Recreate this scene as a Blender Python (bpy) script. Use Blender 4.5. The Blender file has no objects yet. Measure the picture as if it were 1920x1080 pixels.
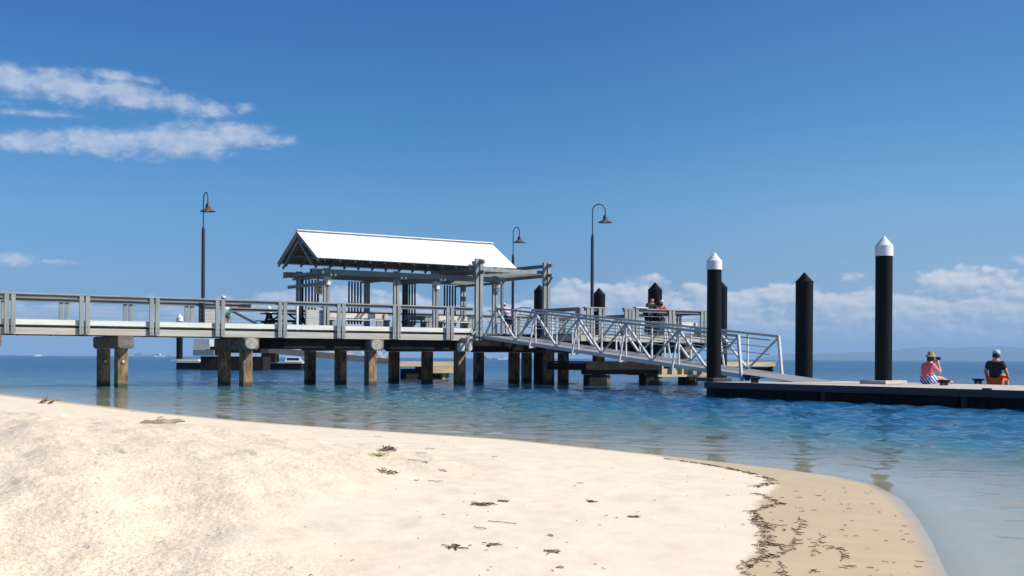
import bpy, math, random
import numpy as np
from mathutils import Vector, Matrix
random.seed(7); rng = np.random.default_rng(7)
sc = bpy.context.scene
COL = sc.collection
R = math.radians
# ------------------------------------------------------------------ measured frame
H = 1.05          # eye height above the water
F = 2300.0        # focal length in photo pixels (1920 wide)
ROLL = 0.0055
def px_dir(x, y):
    dx = x-960.0; dy = y-671.0
    return ((dx+ROLL*dy)/F, 1.0, -(dy-ROLL*dx)/F)
def on_z(x, y, z=0.0):
    d = px_dir(x, y); k = (z-H)/d[2]
    return (d[0]*k, k)
U = (0.8313, 0.5558); V = (-0.5558, 0.8313); P0 = (-16.0, 38.33); PA = math.atan2(U[1], U[0])
def W(t, v, z=0.0): return (P0[0]+U[0]*t+V[0]*v, P0[1]+U[1]*t+V[1]*v, z)
def tpx(px, v):                      # distance along the pier whose photo column is px at offset v
    r = (px-960.0)/F
    ax = P0[0]+V[0]*v; ay = P0[1]+V[1]*v
    return (r*ay-ax)/(U[0]-r*U[1])
def vpx(px, t):
    r = (px-960.0)/F
    ax = P0[0]+U[0]*t; ay = P0[1]+U[1]*t
    return (r*ay-ax)/(V[0]-r*V[1])
def tv(x, y):
    a = x-P0[0]; b = y-P0[1]
    return (a*U[0]+b*U[1], a*V[0]+b*V[1])
# ------------------------------------------------------------------ node materials
def newmat(name):
    m = bpy.data.materials.new(name); m.use_nodes = True
    nt = m.node_tree; nt.nodes.clear()
    out = nt.nodes.new('ShaderNodeOutputMaterial')
    return m, nt, out
class NT:
    def __init__(s, nt): s.nt = nt
    def n(s, typ, **kw):
        nd = s.nt.nodes.new(typ)
        for k, v in kw.items():
            if k.startswith('i_'):
                key = k[2:]
                key = int(key) if key.isdigit() else key.replace('_', ' ')
                s.set(nd, key, v)
            else: setattr(nd, k, v)
        return nd
    def set(s, nd, key, v):
        sock = nd.inputs[key]
        if isinstance(v, bpy.types.NodeSocket): s.nt.links.new(v, sock)
        else: sock.default_value = v
    def m(s, op, a, b=None, c=None, clamp=False):
        nd = s.nt.nodes.new('ShaderNodeMath'); nd.operation = op; nd.use_clamp = clamp
        s.set(nd, 0, a)
        if b is not None: s.set(nd, 1, b)
        if c is not None: s.set(nd, 2, c)
        return nd.outputs[0]
    def ss(s, lo, hi, x):
        nd = s.nt.nodes.new('ShaderNodeMapRange'); nd.interpolation_type = 'SMOOTHSTEP'
        s.set(nd, 0, x); s.set(nd, 1, lo); s.set(nd, 2, hi); return nd.outputs[0]
    def mix(s, f, a, b, blend='MIX'):
        nd = s.nt.nodes.new('ShaderNodeMix'); nd.data_type = 'RGBA'; nd.blend_type = blend
        s.set(nd, 0, f)
        for i, v in ((6, a), (7, b)):
            if isinstance(v, tuple) and len(v) == 3: v = v+(1,)
            s.set(nd, i, v)
        return nd.outputs[2]
    def noise(s, vec, scale, detail=4, rough=.55, dist=0.0):
        nd = s.nt.nodes.new('ShaderNodeTexNoise')
        nd.inputs['Scale'].default_value = scale; nd.inputs['Detail'].default_value = detail
        nd.inputs['Roughness'].default_value = rough; nd.inputs['Distortion'].default_value = dist
        if vec is not None: s.nt.links.new(vec, nd.inputs['Vector'])
        return nd.outputs[0]
    def mapv(s, vec, sc=(1, 1, 1), loc=(0, 0, 0)):
        nd = s.nt.nodes.new('ShaderNodeMapping'); nd.inputs['Scale'].default_value = sc; nd.inputs['Location'].default_value = loc
        s.nt.links.new(vec, nd.inputs['Vector']); return nd.outputs[0]
    def bump(s, h, strength, dist):
        nd = s.nt.nodes.new('ShaderNodeBump'); nd.inputs['Strength'].default_value = strength; nd.inputs['Distance'].default_value = dist
        s.nt.links.new(h, nd.inputs['Height']); return nd.outputs[0]
def simple(name, c1, c2=None, scale=6.0, stretch=(1, 1, 1), rough=.7, bump=.15, metal=0.0, spots=None, spec=.3):
    m, nt, out = newmat(name); q = NT(nt)
    tc = q.n('ShaderNodeTexCoord').outputs['Object']
    vec = q.mapv(tc, stretch)
    n1 = q.noise(vec, scale, 5, .6); n2 = q.noise(tc, scale*.22, 3, .5)
    c2 = c2 or tuple(v*.75 for v in c1)
    f = q.ss(.3, .7, n1)
    col = q.mix(f, c2, c1)
    col = q.mix(q.m('MULTIPLY', q.ss(.35, .7, n2), .35), col, tuple(v*.8 for v in c1))
    if spots:
        n3 = q.noise(tc, spots[1], 3, .6)
        col = q.mix(q.ss(spots[2], spots[2]+.1, n3), col, spots[0])
    b = q.n('ShaderNodeBsdfPrincipled'); q.set(b, 'Base Color', col)
    q.set(b, 'Roughness', rough); q.set(b, 'Metallic', metal); q.set(b, 'Specular IOR Level', spec)
    if bump: q.set(b, 'Normal', q.bump(n1, bump, .01))
    nt.links.new(b.outputs[0], out.inputs[0]); return m
M = {}
M['rail'] = simple('grey_painted_timber', (.19, .215, .215), (.13, .15, .152), 5, (.25, 1, 1), .6, .12)
M['post'] = simple('grey_post_timber', (.30, .32, .305), (.19, .205, .2), 7, (1, 1, .18), .65, .15, spots=((.22, .15, .09), 3, .68))
M['cap'] = simple('weathered_rail_cap', (.34, .32, .29), (.2, .19, .175), 6, (.2, 1, 1), .7, .15)
M['kerb'] = simple('white_kerb_timber', (.72, .7, .61), (.6, .585, .51), 5, (.15, 1, 1), .6, .12, spots=((.45, .38, .25), 2.5, .72))
M['fascia'] = simple('pale_weathered_timber', (.5, .46, .40), (.34, .31, .26), 4, (.12, 1, 3), .8, .25, spots=((.14, .11, .08), 3.2, .64))
M['deck'] = simple('weathered_deck_boards', (.2, .19, .17), (.11, .105, .095), 6, (3, .3, 1), .85, .3)
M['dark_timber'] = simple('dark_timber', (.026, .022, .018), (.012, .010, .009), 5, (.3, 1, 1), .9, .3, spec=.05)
M['headstock'] = simple('headstock_timber', (.22, .195, .165), (.09, .078, .066), 5, (.25, 1, 1), .85, .5, spots=((.08, .07, .055), 3.5, .62))
M['pale_end'] = simple('sunlit_log_end', (.4, .37, .32), (.22, .2, .17), 9, (1, 1, 1), .85, .4)
# piles: concrete stained brown, darker with weed towards the tide line
m, nt, out = newmat('stained_pile'); q = NT(nt)
tc = q.n('ShaderNodeTexCoord').outputs['Object']; sep = q.n('ShaderNodeSeparateXYZ', i_0=tc)
nz = q.noise(q.mapv(tc, (1, 1, .35)), 6, 5, .65)
col = q.mix(q.ss(.3, .7, nz), (.05, .032, .018), (.33, .215, .105))
tide = q.ss(.16, .0, q.m('ADD', sep.outputs[2], q.m('MULTIPLY', nz, -.12)))
col = q.mix(tide, col, (.055, .05, .025))
b = q.n('ShaderNodeBsdfPrincipled'); q.set(b, 'Base Color', col); q.set(b, 'Roughness', .85); q.set(b, 'Normal', q.bump(nz, .5, .02))
nt.links.new(b.outputs[0], out.inputs[0]); M['pile'] = m
M['black'] = simple('black_pile_sleeve', (.005, .006, .007), (.003, .0035, .004), 4, (1, 1, .1), .5, .1, spec=.12)
M['white'] = simple('white_cap_plastic', (.76, .77, .77), (.66, .67, .67), 5, (1, 1, .4), .5, .03, spots=((.45, .43, .38), 4, .68))
M['lamp'] = simple('dark_blue_lamp_metal', (.02, .026, .05), (.014, .018, .034), 8, (1, 1, .2), .4, .05, spec=.5)
M['shade'] = simple('grey_lamp_shade', (.1, .1, .1), (.06, .06, .065), 8, (1, 1, 1), .45, .05)
M['alu'] = simple('dull_aluminium', (.57, .58, .57), (.45, .46, .455), 7, (1, .2, 1), .4, .06, metal=.15, spec=.5)
M['alu_dark'] = simple('dull_aluminium_rail', (.42, .44, .44), (.32, .34, .345), 7, (1, .2, 1), .42, .06, metal=.2)
M['grating'] = simple('gangway_grating', (.3, .3, .3), (.2, .2, .2), 40, (1, 1, 1), .6, .2)
M['concrete'] = simple('pale_pontoon_deck', (.56, .5, .43), (.44, .395, .34), 4, (1, 1, 1), .8, .15, spots=((.28, .26, .23), 1.3, .62))
M['waler'] = simple('grey_pontoon_edge', (.05, .055, .064), (.03, .035, .042), 5, (1, .1, 1), .6, .12)
M['float'] = simple('black_float', (.006, .007, .009), (.003, .003, .004), 3, (1, .3, 1), .6, .25, spots=((.015, .02, .014), 2.2, .64), spec=.1)
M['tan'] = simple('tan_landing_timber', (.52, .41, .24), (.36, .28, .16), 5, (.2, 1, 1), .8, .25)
M['cream'] = simple('cream_board', (.62, .61, .55), (.5, .49, .44), 5, (.2, 1, 1), .6, .1)
M['panel'] = simple('pale_boarding', (.5, .505, .48), (.41, .415, .395), 5, (.2, 1, 1), .6, .1)
M['bench'] = simple('bench_slats', (.6, .58, .52), (.45, .43, .38), 5, (.2, 1, 1), .6, .1)
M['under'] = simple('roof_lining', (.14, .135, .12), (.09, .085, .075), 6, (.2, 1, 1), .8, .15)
M['skin'] = simple('skin', (.56, .31, .21), (.5, .26, .17), 12, rough=.55, bump=.02)
M['hair'] = simple('dark_hair', (.025, .014, .01), rough=.5)
M['pink'] = simple('coral_pink_cloth', (.85, .16, .2), (.72, .11, .15), 9, rough=.8)
M['charcoal'] = simple('charcoal_cloth', (.02, .022, .026), rough=.85)
M['orange'] = simple('orange_cloth', (.95, .2, .02), (.8, .06, .02), 3, rough=.7)
M['cap_grey'] = simple('pale_grey_cap', (.5, .56, .6), rough=.8)
M['straw'] = simple('straw_hat', (.38, .25, .11), (.26, .16, .07), 14, rough=.85)
M['cream_cloth'] = simple('cream_cloth', (.6, .55, .4), rough=.85)
M['navy'] = simple('navy_cloth', (.02, .025, .07), rough=.85)
M['lilac'] = simple('pale_lilac_cloth', (.5, .52, .72), (.55, .38, .55), 4, rough=.85)
M['white_cloth'] = simple('white_cloth', (.75, .8, .8), rough=.85)
M['green_cloth'] = simple('green_cloth', (.1, .3, .2), (.07, .22, .15), 7, rough=.85)
M['black_thing'] = simple('black_plastic', (.012, .012, .014), rough=.4)
M['yellow'] = simple('faded_yellow_plastic', (.6, .52, .22), rough=.6)
M['red'] = simple('red_plastic', (.5, .05, .05), rough=.5)
M['sign'] = simple('cream_sign_face', (.55, .5, .3), (.45, .4, .22), 9, rough=.6)
M['pink_plate'] = simple('faded_pink_plate', (.5, .38, .4), rough=.6)
M['weed'] = simple('dried_seaweed', (.19, .135, .085), (.10, .07, .045), 30, rough=.9)
M['leaf_brown'] = simple('dry_brown_leaf', (.3, .2, .12), (.17, .11, .065), 30, rough=.8)
M['weed_pink'] = simple('reddish_seaweed', (.5, .3, .28), (.3, .18, .17), 30, rough=.8)
M['weed_green'] = simple('pale_green_seaweed', (.42, .5, .2), (.3, .36, .13), 30, rough=.8)
M['drift'] = simple('bleached_driftwood', (.4, .31, .22), (.2, .15, .1), 12, (.3, 1, 1), rough=.9, bump=.5)
# striped towel / skirt
m, nt, out = newmat('blue_white_stripes'); q = NT(nt)
tc = q.n('ShaderNodeTexCoord').outputs['Object']
wv = q.n('ShaderNodeTexWave'); wv.inputs['Scale'].default_value = 5.5; wv.inputs['Distortion'].default_value = 1.2; nt.links.new(tc, wv.inputs[0])
wv.bands_direction = 'DIAGONAL'
col = q.mix(q.ss(.45, .55, wv.outputs[1]), (.03, .05, .35), (.7, .72, .85))
b = q.n('ShaderNodeBsdfPrincipled'); q.set(b, 'Base Color', col); q.set(b, 'Roughness', .85); nt.links.new(b.outputs[0], out.inputs[0]); M['stripe'] = m
# white corrugated roof
m, nt, out = newmat('white_roof_metal'); q = NT(nt)
tc = q.n('ShaderNodeTexCoord').outputs['Object']
sp = q.n('ShaderNodeSeparateXYZ', i_0=tc)
n1 = q.noise(q.mapv(tc, (2.2, .25, .25)), 1.6, 4, .6); n2 = q.noise(tc, 9, 3, .6)
col = q.mix(q.ss(.45, .75, n1), (.74, .735, .715), (.63, .625, .6)); col = q.mix(q.m('MULTIPLY', q.ss(.5, .8, n2), .3), col, (.62, .6, .56))
b = q.n('ShaderNodeBsdfPrincipled'); q.set(b, 'Base Color', col); q.set(b, 'Roughness', .45); nt.links.new(b.outputs[0], out.inputs[0]); M['roof'] = m

# ------------------------------------------------------------------ mesh building
class MB:
    def __init__(s): s.v = []; s.f = []; s.mi = []; s.cur = 0; s.sm = []
    def add(s, vs, fs, smooth=False):
        o = len(s.v); s.v += [tuple(p) for p in vs]
        for f in fs: s.f.append([i+o for i in f]); s.mi.append(s.cur); s.sm.append(smooth)
        return s
    def box(s, x0, x1, y0, y1, z0, z1):
        vs = [(x, y, z) for z in (z0, z1) for y in (y0, y1) for x in (x0, x1)]
        return s.add(vs, [(0, 2, 3, 1), (4, 5, 7, 6), (0, 1, 5, 4), (2, 6, 7, 3), (0, 4, 6, 2), (1, 3, 7, 5)])
    def beam(s, p, q, w, h, up=(0, 0, 1)):
        p = Vector(p); q = Vector(q); d = (q-p).normalized(); up = Vector(up)
        a = d.cross(up)
        if a.length < 1e-4: a = d.cross(Vector((1, 0, 0)))
        a.normalize(); b = a.cross(d).normalized()
        vs = []
        for c in (p, q):
            for i, j in ((-1, -1), (1, -1), (1, 1), (-1, 1)): vs.append(c+a*(i*w/2)+b*(j*h/2))
        return s.add(vs, [(0, 1, 2, 3), (7, 6, 5, 4), (0, 4, 5, 1), (1, 5, 6, 2), (2, 6, 7, 3), (3, 7, 4, 0)])
    def tube(s, pts, r, n=8, close=False):
        pts = [Vector(p) for p in pts]; rs = r if isinstance(r, (list, tuple)) else [r]*len(pts)
        vs = []; up = Vector((0, 0, 1))
        prev = None
        for i, p in enumerate(pts):
            d = (pts[min(i+1, len(pts)-1)]-pts[max(i-1, 0)]).normalized()
            if prev is None:
                a = d.cross(up)
                if a.length < .05: a = d.cross(Vector((0, 1, 0)))
                a.normalize()
            else: a = (prev-d*prev.dot(d)).normalized()
            prev = a; b = d.cross(a)
            for k in range(n):
                t = 2*math.pi*k/n; vs.append(p+(a*math.cos(t)+b*math.sin(t))*rs[i])
        fs = []
        for i in range(len(pts)-1):
            for k in range(n): fs.append((i*n+k, i*n+(k+1) % n, (i+1)*n+(k+1) % n, (i+1)*n+k))
        fs.append(tuple(range(n))[::-1]); fs.append(tuple(range((len(pts)-1)*n, len(pts)*n)))
        return s.add(vs, fs, True)
    def lathe(s, prof, c=(0, 0, 0), n=24, sx=1, sy=1):
        vs = []
        for r, z in prof:
            for k in range(n):
                t = 2*math.pi*k/n; vs.append((c[0]+r*sx*math.cos(t), c[1]+r*sy*math.sin(t), c[2]+z))
        fs = []
        for i in range(len(prof)-1):
            for k in range(n): fs.append((i*n+k, i*n+(k+1) % n, (i+1)*n+(k+1) % n, (i+1)*n+k))
        fs.append(tuple(range(n))[::-1]); fs.append(tuple(range((len(prof)-1)*n, len(prof)*n)))
        return s.add(vs, fs, True)
    def prism(s, prof, axis, a0, a1):
        n = len(prof); vs = []
        for a in (a0, a1):
            for p, q_ in prof:
                vs.append({'x': (a, p, q_), 'y': (p, a, q_), 'z': (p, q_, a)}[axis])
        fs = [(i, (i+1) % n, (i+1) % n+n, i+n) for i in range(n)]+[tuple(range(n))[::-1], tuple(range(n, 2*n))]
        return s.add(vs, fs)
    def build(s, name, mat, parent=None, mats=None, loc=(0, 0, 0), bevel=0, autosm=True):
        me = bpy.data.meshes.new(name); me.from_pydata(s.v, [], s.f)
        for mm in (mats or [mat]): me.materials.append(mm)
        if mats: me.polygons.foreach_set('material_index', s.mi)
        me.polygons.foreach_set('use_smooth', s.sm)
        me.update()
        import bmesh
        bm = bmesh.new(); bm.from_mesh(me); bmesh.ops.recalc_face_normals(bm, faces=bm.faces)
        for e in bm.edges:
            if len(e.link_faces) == 2 and e.calc_face_angle(0) > .7: e.smooth = False
        bm.to_mesh(me); bm.free()
        o = bpy.data.objects.new(name, me); COL.objects.link(o); o.location = loc
        if parent: o.parent = parent
        if bevel:
            b = o.modifiers.new('bevel', 'BEVEL'); b.width = bevel; b.segments = 2; b.limit_method = 'ANGLE'
        return o
def tag(o, label=None, cat=None, group=None, kind=None):
    if label: o['label'] = label
    if cat: o['category'] = cat
    if group: o['group'] = group
    if kind: o['kind'] = kind
    return o
def thing(name, label, cat, loc=(0, 0, 0), rz=0.0, group=None):
    o = bpy.data.objects.new(name, None); COL.objects.link(o); o.empty_display_size = .3
    o.location = loc; o.rotation_euler = (0, 0, rz); return tag(o, label, cat, group)
def pier_thing(name, label, cat, t=0, v=0, z=0, group=None):   # local x runs along the pier, y across it (away)
    return thing(name, label, cat, W(t, v, z), PA, group)
def copy_tree(o, parent=None):
    c = o.copy(); COL.objects.link(c); c.parent = parent
    for ch in list(o.children): copy_tree(ch, c)
    return c

# ------------------------------------------------------------------ noise + terrain
def hash2(ix, iy, seed):
    h = (ix*374761393+iy*668265263+seed*1274126177) & 0xffffffff
    h = ((h ^ (h >> 13))*1274126177) & 0xffffffff
    return ((h ^ (h >> 16)) & 0xffff)/65535.0
def vnoise(x, y, seed=0):
    ix = np.floor(x).astype(np.int64); iy = np.floor(y).astype(np.int64)
    fx = x-ix; fy = y-iy; fx = fx*fx*fx*(fx*(fx*6-15)+10); fy = fy*fy*fy*(fy*(fy*6-15)+10)
    a = hash2(ix, iy, seed); b = hash2(ix+1, iy, seed); c = hash2(ix, iy+1, seed); d = hash2(ix+1, iy+1, seed)
    return (a+(b-a)*fx)*(1-fy)+(c+(d-c)*fx)*fy
def fbm(x, y, oct=4, seed=0, gain=.5):
    s = 0; a = 1; t = 0
    for i in range(oct):
        s = s+a*vnoise(x*2**i, y*2**i, seed+i*17); t += a; a *= gain
    return s/t-.5
def sstep(a, b, x):
    if a > b: return 1-sstep(b, a, x)
    t = np.clip((x-a)/(b-a), 0, 1); return t*t*(3-2*t)
shore_px = [(-900, 706), (-400, 719), (0, 738), (300, 774), (480, 791), (640, 803), (960, 824), (1240, 853), (1450, 877), (1560, 892), (1640, 909), (1690, 937), (1722, 975), (1748, 1020), (1775, 1080), (1840, 1220), (1990, 1500)]
shore = [on_z(*p) for p in shore_px]
land = [(-60, 60.)]+shore+[(1.9, -1.5), (4, -14), (6, -60), (-90, -60), (-90, 60)]
land = [(-90., 75.)]+shore+[(2.2, 0.5), (3.2, -6), (8, -60), (-90, -60)]
def sdist(x, y, poly=shore+[(2.2, 0.5), (3.2, -6), (8, -60)]):
    d = np.full(x.shape, 1e9)
    for (ax, ay), (bx, by) in zip(poly[:-1], poly[1:]):
        ex = bx-ax; ey = by-ay; t = np.clip(((x-ax)*ex+(y-ay)*ey)/(ex*ex+ey*ey), 0, 1)
        d = np.minimum(d, np.hypot(x-ax-t*ex, y-ay-t*ey))
    return d
def inside(x, y, poly):
    r = np.zeros(x.shape, bool); n = len(poly)
    for i in range(n):
        x1, y1 = poly[i]; x2, y2 = poly[(i+1) % n]
        if y1 == y2: continue
        c = ((y1 > y) != (y2 > y)) & (x < (x2-x1)*(y-y1)/(y2-y1)+x1); r ^= c
    return r
def shore_d(x, y):
    x = np.asarray(x, float); y = np.asarray(y, float)
    d = sdist(x, y); return np.where(inside(x, y, land), d, -d)
def sand_z(x, y, fine=True):
    x = np.asarray(x, float); y = np.asarray(y, float)
    d = shore_d(x, y)
    dl = np.maximum(d, 0)
    z = .05*np.minimum(dl, 4.5)+.004*np.minimum(np.maximum(dl-4.5, 0), 60)
    wob = fbm(x*.5+3, y*.5, 3, 5)
    rough = sstep(3.0, 4.2, dl+wob*1.6+1.25*sstep(8.5, 4.2, y))
    z = z+.17*sstep(3.0, 6.0, dl+wob*1.0)
    if fine:
        al = x*.40-y*.92; ac = x*.92+y*.40
        lump = fbm(x*.8, y*.7, 2, 11)*.075+fbm(ac*2.0+7, al*.55, 3, 15)*.085+fbm(x*2.6+9, y*2.1, 2, 23)*.03+fbm(ac*6, al*3.5, 2, 31)*.018+fbm(x*19, y*18, 2, 41)*.007+fbm(x*55, y*50, 2, 43)*.008
        # soft scoured hollows and foot marks
        hol = sstep(.17, .30, fbm(ac*2.4+40, al*1.1+7, 2, 77))*.018
        z = z+rough*(lump-hol)
        z = z+(1-rough)*sstep(.9, 1.8, dl)*(fbm(x*1.6, y*1.2, 3, 61)*.03+fbm(x*4.5, y*4, 2, 62)*.012*sstep(1.6, 2.6, dl)+fbm(x*11, y*10, 2, 63)*.005)
    off = np.maximum(-d, 0)
    zb = -(.004+.0125*np.minimum(off, 30))*sstep(0, .15, off)
    return np.where(d > 0, z, zb)
def water_depth(off, x, y):
    oc = np.minimum(off, 30)
    return ((.04+.02*sstep(8.5, 13, y))*oc+.0105*oc**1.6)*(1+1.5*sstep(1.0, 7.0, x)*sstep(1.0, 6, off))
def grid_mesh(name, X, Y, Z, mat, attrs=(), closed=False):
    nr, na = X.shape
    co = np.stack([X, Y, Z], -1).reshape(-1, 3).astype(np.float32)
    i = np.arange(nr-1)[:, None]*na+np.arange(na-1)[None, :]
    f = np.stack([i, i+1, i+na+1, i+na], -1).reshape(-1, 4)
    me = bpy.data.meshes.new(name)
    me.vertices.add(len(co)); me.vertices.foreach_set('co', co.ravel())
    me.loops.add(f.size); me.loops.foreach_set('vertex_index', f.ravel().astype(np.int32))
    me.polygons.add(len(f)); me.polygons.foreach_set('loop_start', np.arange(0, f.size, 4, dtype=np.int32))
    me.polygons.foreach_set('use_smooth', np.ones(len(f), bool))
    me.update(calc_edges=True); me.validate()
    for nm, arr in attrs:
        a = me.attributes.new(nm, 'FLOAT', 'POINT'); a.data.foreach_set('value', arr.ravel().astype(np.float32))
    me.materials.append(mat)
    o = bpy.data.objects.new(name, me); COL.objects.link(o); return o
# azimuth from +Y clockwise; fine in front, coarse behind
azf = np.radians(np.linspace(-29, 29, 760))
az_all = np.concatenate([np.radians(np.linspace(-180, -30, 90)), azf, np.radians(np.linspace(30, 180, 90))])
# ---- sand
wet_px = [(1180, 846, .0), (1260, 858, .03), (1350, 872, .05), (1430, 890, .06), (1455, 903, .07), (1420, 930, .09), (1415, 960, .1), (1425, 1000, .1), (1390, 1045, .11), (1392, 1090, .12), (1370, 1180, .12), (1330, 1400, .12)]
wet_line = [on_z(*p) for p in wet_px]
def wetness(x, y):
    # positive on the sea side of the wrack line
    x = np.asarray(x, float); y = np.asarray(y, float)
    d = sdist(x, y, wet_line); poly = wet_line+[(6, 1.0), (14, 2.0), (20, 30), (wet_line[0][0]-.2, wet_line[0][1]+.3)]
    ins = inside(x, y, poly)
    d = np.where(ins, d, -d)
    # thin wet strip along the rest of the shore
    sd = shore_d(x, y)
    strip = .10+.02*np.maximum(y-8, 0)-sd
    return np.maximum(d+fbm(x*2.5, y*2.5, 3, 91)*.10, np.where(x < wet_line[0][0]+.5, np.minimum(strip*.6, .15), -1))
m, nt, out = newmat('beach_sand'); q = NT(nt)
tc = q.n('ShaderNodeTexCoord').outputs['Object']
wet = q.n('ShaderNodeAttribute', attribute_name='wet').outputs['Fac']
sd_ = q.n('ShaderNodeAttribute', attribute_name='inland').outputs['Fac']
ro = q.n('ShaderNodeAttribute', attribute_name='loose').outputs['Fac']
g1 = q.noise(q.mapv(tc, (1, .4, 1)), 85, 2, .8); g2 = q.noise(tc, 30, 4, .72); g3 = q.noise(tc, 3.2, 4, .6); g4 = q.noise(tc, 1.1, 3, .5)
dry = q.mix(q.ss(.35, .7, g3), (.745, .642, .49), (.685, .585, .44))
dry = q.mix(q.m('MULTIPLY', q.m('MULTIPLY', q.ss(.54, .66, g2), q.ss(.42, .62, g4)), q.m('ADD', .08, q.m('MULTIPLY', ro, .42))), dry, (.52, .41, .27))
dry = q.mix(q.m('MULTIPLY', q.ss(.53, .59, g1), q.m('ADD', .10, q.m('MULTIPLY', ro, .8))), dry, (.53, .41, .26))
wt = q.mix(q.ss(.3, .7, g3), (.53, .415, .26), (.49, .38, .235))
wf = q.ss(-.03, .05, q.m('ADD', wet, q.m('MULTIPLY', q.m('SUBTRACT', g2, .5), .05)))
col = q.mix(wf, dry, wt)
sub = q.ss(-.0, -.25, sd_)
col = q.mix(sub, col, (.52, .45, .35))
b = q.n('ShaderNodeBsdfPrincipled'); q.set(b, 'Base Color', col)
glz = q.m('MULTIPLY', q.m('MULTIPLY', wf, q.ss(.14, .01, sd_)), q.m('SUBTRACT', 1.0, sub))
q.set(b, 'Roughness', q.m('SUBTRACT', .9, q.m('ADD', q.m('MULTIPLY', wf, .25), q.m('MULTIPLY', glz, .45))))
q.set(b, 'Specular IOR Level', q.m('ADD', .15, q.m('MULTIPLY', wf, .25)))
hh = q.m('ADD', q.m('MULTIPLY', g1, .5), q.m('MULTIPLY', g2, 1.0))
bp = q.n('ShaderNodeBump'); q.set(bp, 'Height', hh); q.set(bp, 'Distance', .014)
q.set(bp, 'Strength', q.m('MULTIPLY', q.m('ADD', .08, q.m('MULTIPLY', ro, .42)), q.m('SUBTRACT', 1.0, q.m('MULTIPLY', wf, .85))))
q.set(b, 'Normal', bp.outputs[0])
nt.links.new(b.outputs[0], out.inputs[0]); M['sand'] = m
rr = np.concatenate([np.geomspace(.25, 1.6, 20), np.geomspace(1.65, 22, 620), np.geomspace(22.5, 90, 90)])
A, Rr = np.meshgrid(az_all, rr); X = Rr*np.sin(A); Y = Rr*np.cos(A)
SD = shore_d(X, Y); Z = sand_z(X, Y)
loose = sstep(3.0, 4.2, np.maximum(SD, 0)+fbm(X*.5+3, Y*.5, 3, 5)*1.6+1.25*sstep(8.5, 4.2, Y))
sand = grid_mesh('sand_beach', X, Y, Z, M['sand'], [('wet', wetness(X, Y)), ('inland', SD), ('loose', loose)])
tag(sand, 'pale dry sand beach curving along the shallow water', kind='structure')
# ---- sea
m, nt, out = newmat('sea_water'); q = NT(nt)
dep = q.n('ShaderNodeAttribute', attribute_name='depth').outputs['Fac']
geo = q.n('ShaderNodeNewGeometry').outputs['Position']
offa = q.n('ShaderNodeAttribute', attribute_name='off').outputs['Fac']
cd = q.n('ShaderNodeCameraData').outputs['View Distance']
pn = q.noise(q.mapv(geo, (.035, .09, 1)), 1.0, 4, .6)
pn2 = q.noise(q.mapv(geo, (.25, .5, 1)), 1.0, 3, .6)
dd = q.m('ADD', dep, q.m('MULTIPLY', q.m('SUBTRACT', pn, .5), q.m('MULTIPLY', dep, .5)))
cr = q.n('ShaderNodeValToRGB'); e = cr.color_ramp.elements
e[0].position = 0; e[0].color = (.22, .28, .27, 1); e[1].position = 1; e[1].color = (.013, .097, .205, 1)
for p, c in ((.12, (.15, .25, .21, 1)), (.3, (.042, .17, .225, 1)), (.6, (.02, .105, .20, 1))):
    k = cr.color_ramp.elements.new(p); k.color = c
q.set(cr, 0, q.m('DIVIDE', dd, 2.6))
body = q.n('ShaderNodeBsdfDiffuse'); q.set(body, 'Color', cr.outputs[0])
tr = q.n('ShaderNodeBsdfTransparent'); tr.inputs[0].default_value = (.95, .985, .97, 1)
alpha = q.m('SUBTRACT', 1.0, q.m('EXPONENT', q.m('MULTIPLY', dep, -3.2)))
mx = q.n('ShaderNodeMixShader'); q.set(mx, 0, alpha); nt.links.new(tr.outputs[0], mx.inputs[1]); nt.links.new(body.outputs[0], mx.inputs[2])
w1 = q.noise(q.mapv(geo, (1.0, 1.3, 1)), 5.0, 4, .62); w2 = q.noise(q.mapv(geo, (.7, 1.1, 1)), 1.7, 4, .6); w3 = q.noise(q.mapv(geo, (.10, .26, 1)), 1.0, 4, .6)
near = q.ss(60, 8, cd)
hgt = q.m('ADD', q.m('MULTIPLY', w1, .06), q.m('ADD', q.m('MULTIPLY', w2, .17), q.m('MULTIPLY', w3, .42)))
bp = q.n('ShaderNodeBump'); q.set(bp, 'Height', hgt); q.set(bp, 'Distance', 1.0)
q.set(bp, 'Strength', q.m('ADD', .03, q.m('ADD', q.m('MULTIPLY', q.ss(.05, 1.6, offa), .12), q.m('ADD', q.m('MULTIPLY', q.ss(.8, 9.0, offa), .15), q.m('MULTIPLY', q.ss(45, 140, cd), .6)))))
gl = q.n('ShaderNodeBsdfGlossy'); q.set(gl, 'Roughness', q.m('ADD', .05, q.m('MULTIPLY', q.ss(20, 400, cd), .22))); q.set(gl, 'Normal', bp.outputs[0])
inc = q.n('ShaderNodeNewGeometry').outputs['Incoming']; dt = q.n('ShaderNodeVectorMath', operation='DOT_PRODUCT', i_0=bp.outputs[0], i_1=inc)
frv = q.m('ADD', .02, q.m('MULTIPLY', q.m('POWER', q.m('SUBTRACT', 1.0, q.m('ABSOLUTE', dt.outputs['Value']), clamp=True), 5.0), .98))
m2 = q.n('ShaderNodeMixShader'); q.set(m2, 0, q.m('MULTIPLY', frv, .9)); nt.links.new(mx.outputs[0], m2.inputs[1]); nt.links.new(gl.outputs[0], m2.inputs[2])
nt.links.new(m2.outputs[0], out.inputs[0]); M['sea'] = m
az_w = np.concatenate([np.radians(np.linspace(-180, -29.5, 70)), np.radians(np.linspace(-29, 29, 900)), np.radians(np.linspace(29.5, 180, 70))])
rw = np.concatenate([np.geomspace(3.0, 130, 820), np.geomspace(133, 30000, 70)])
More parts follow.
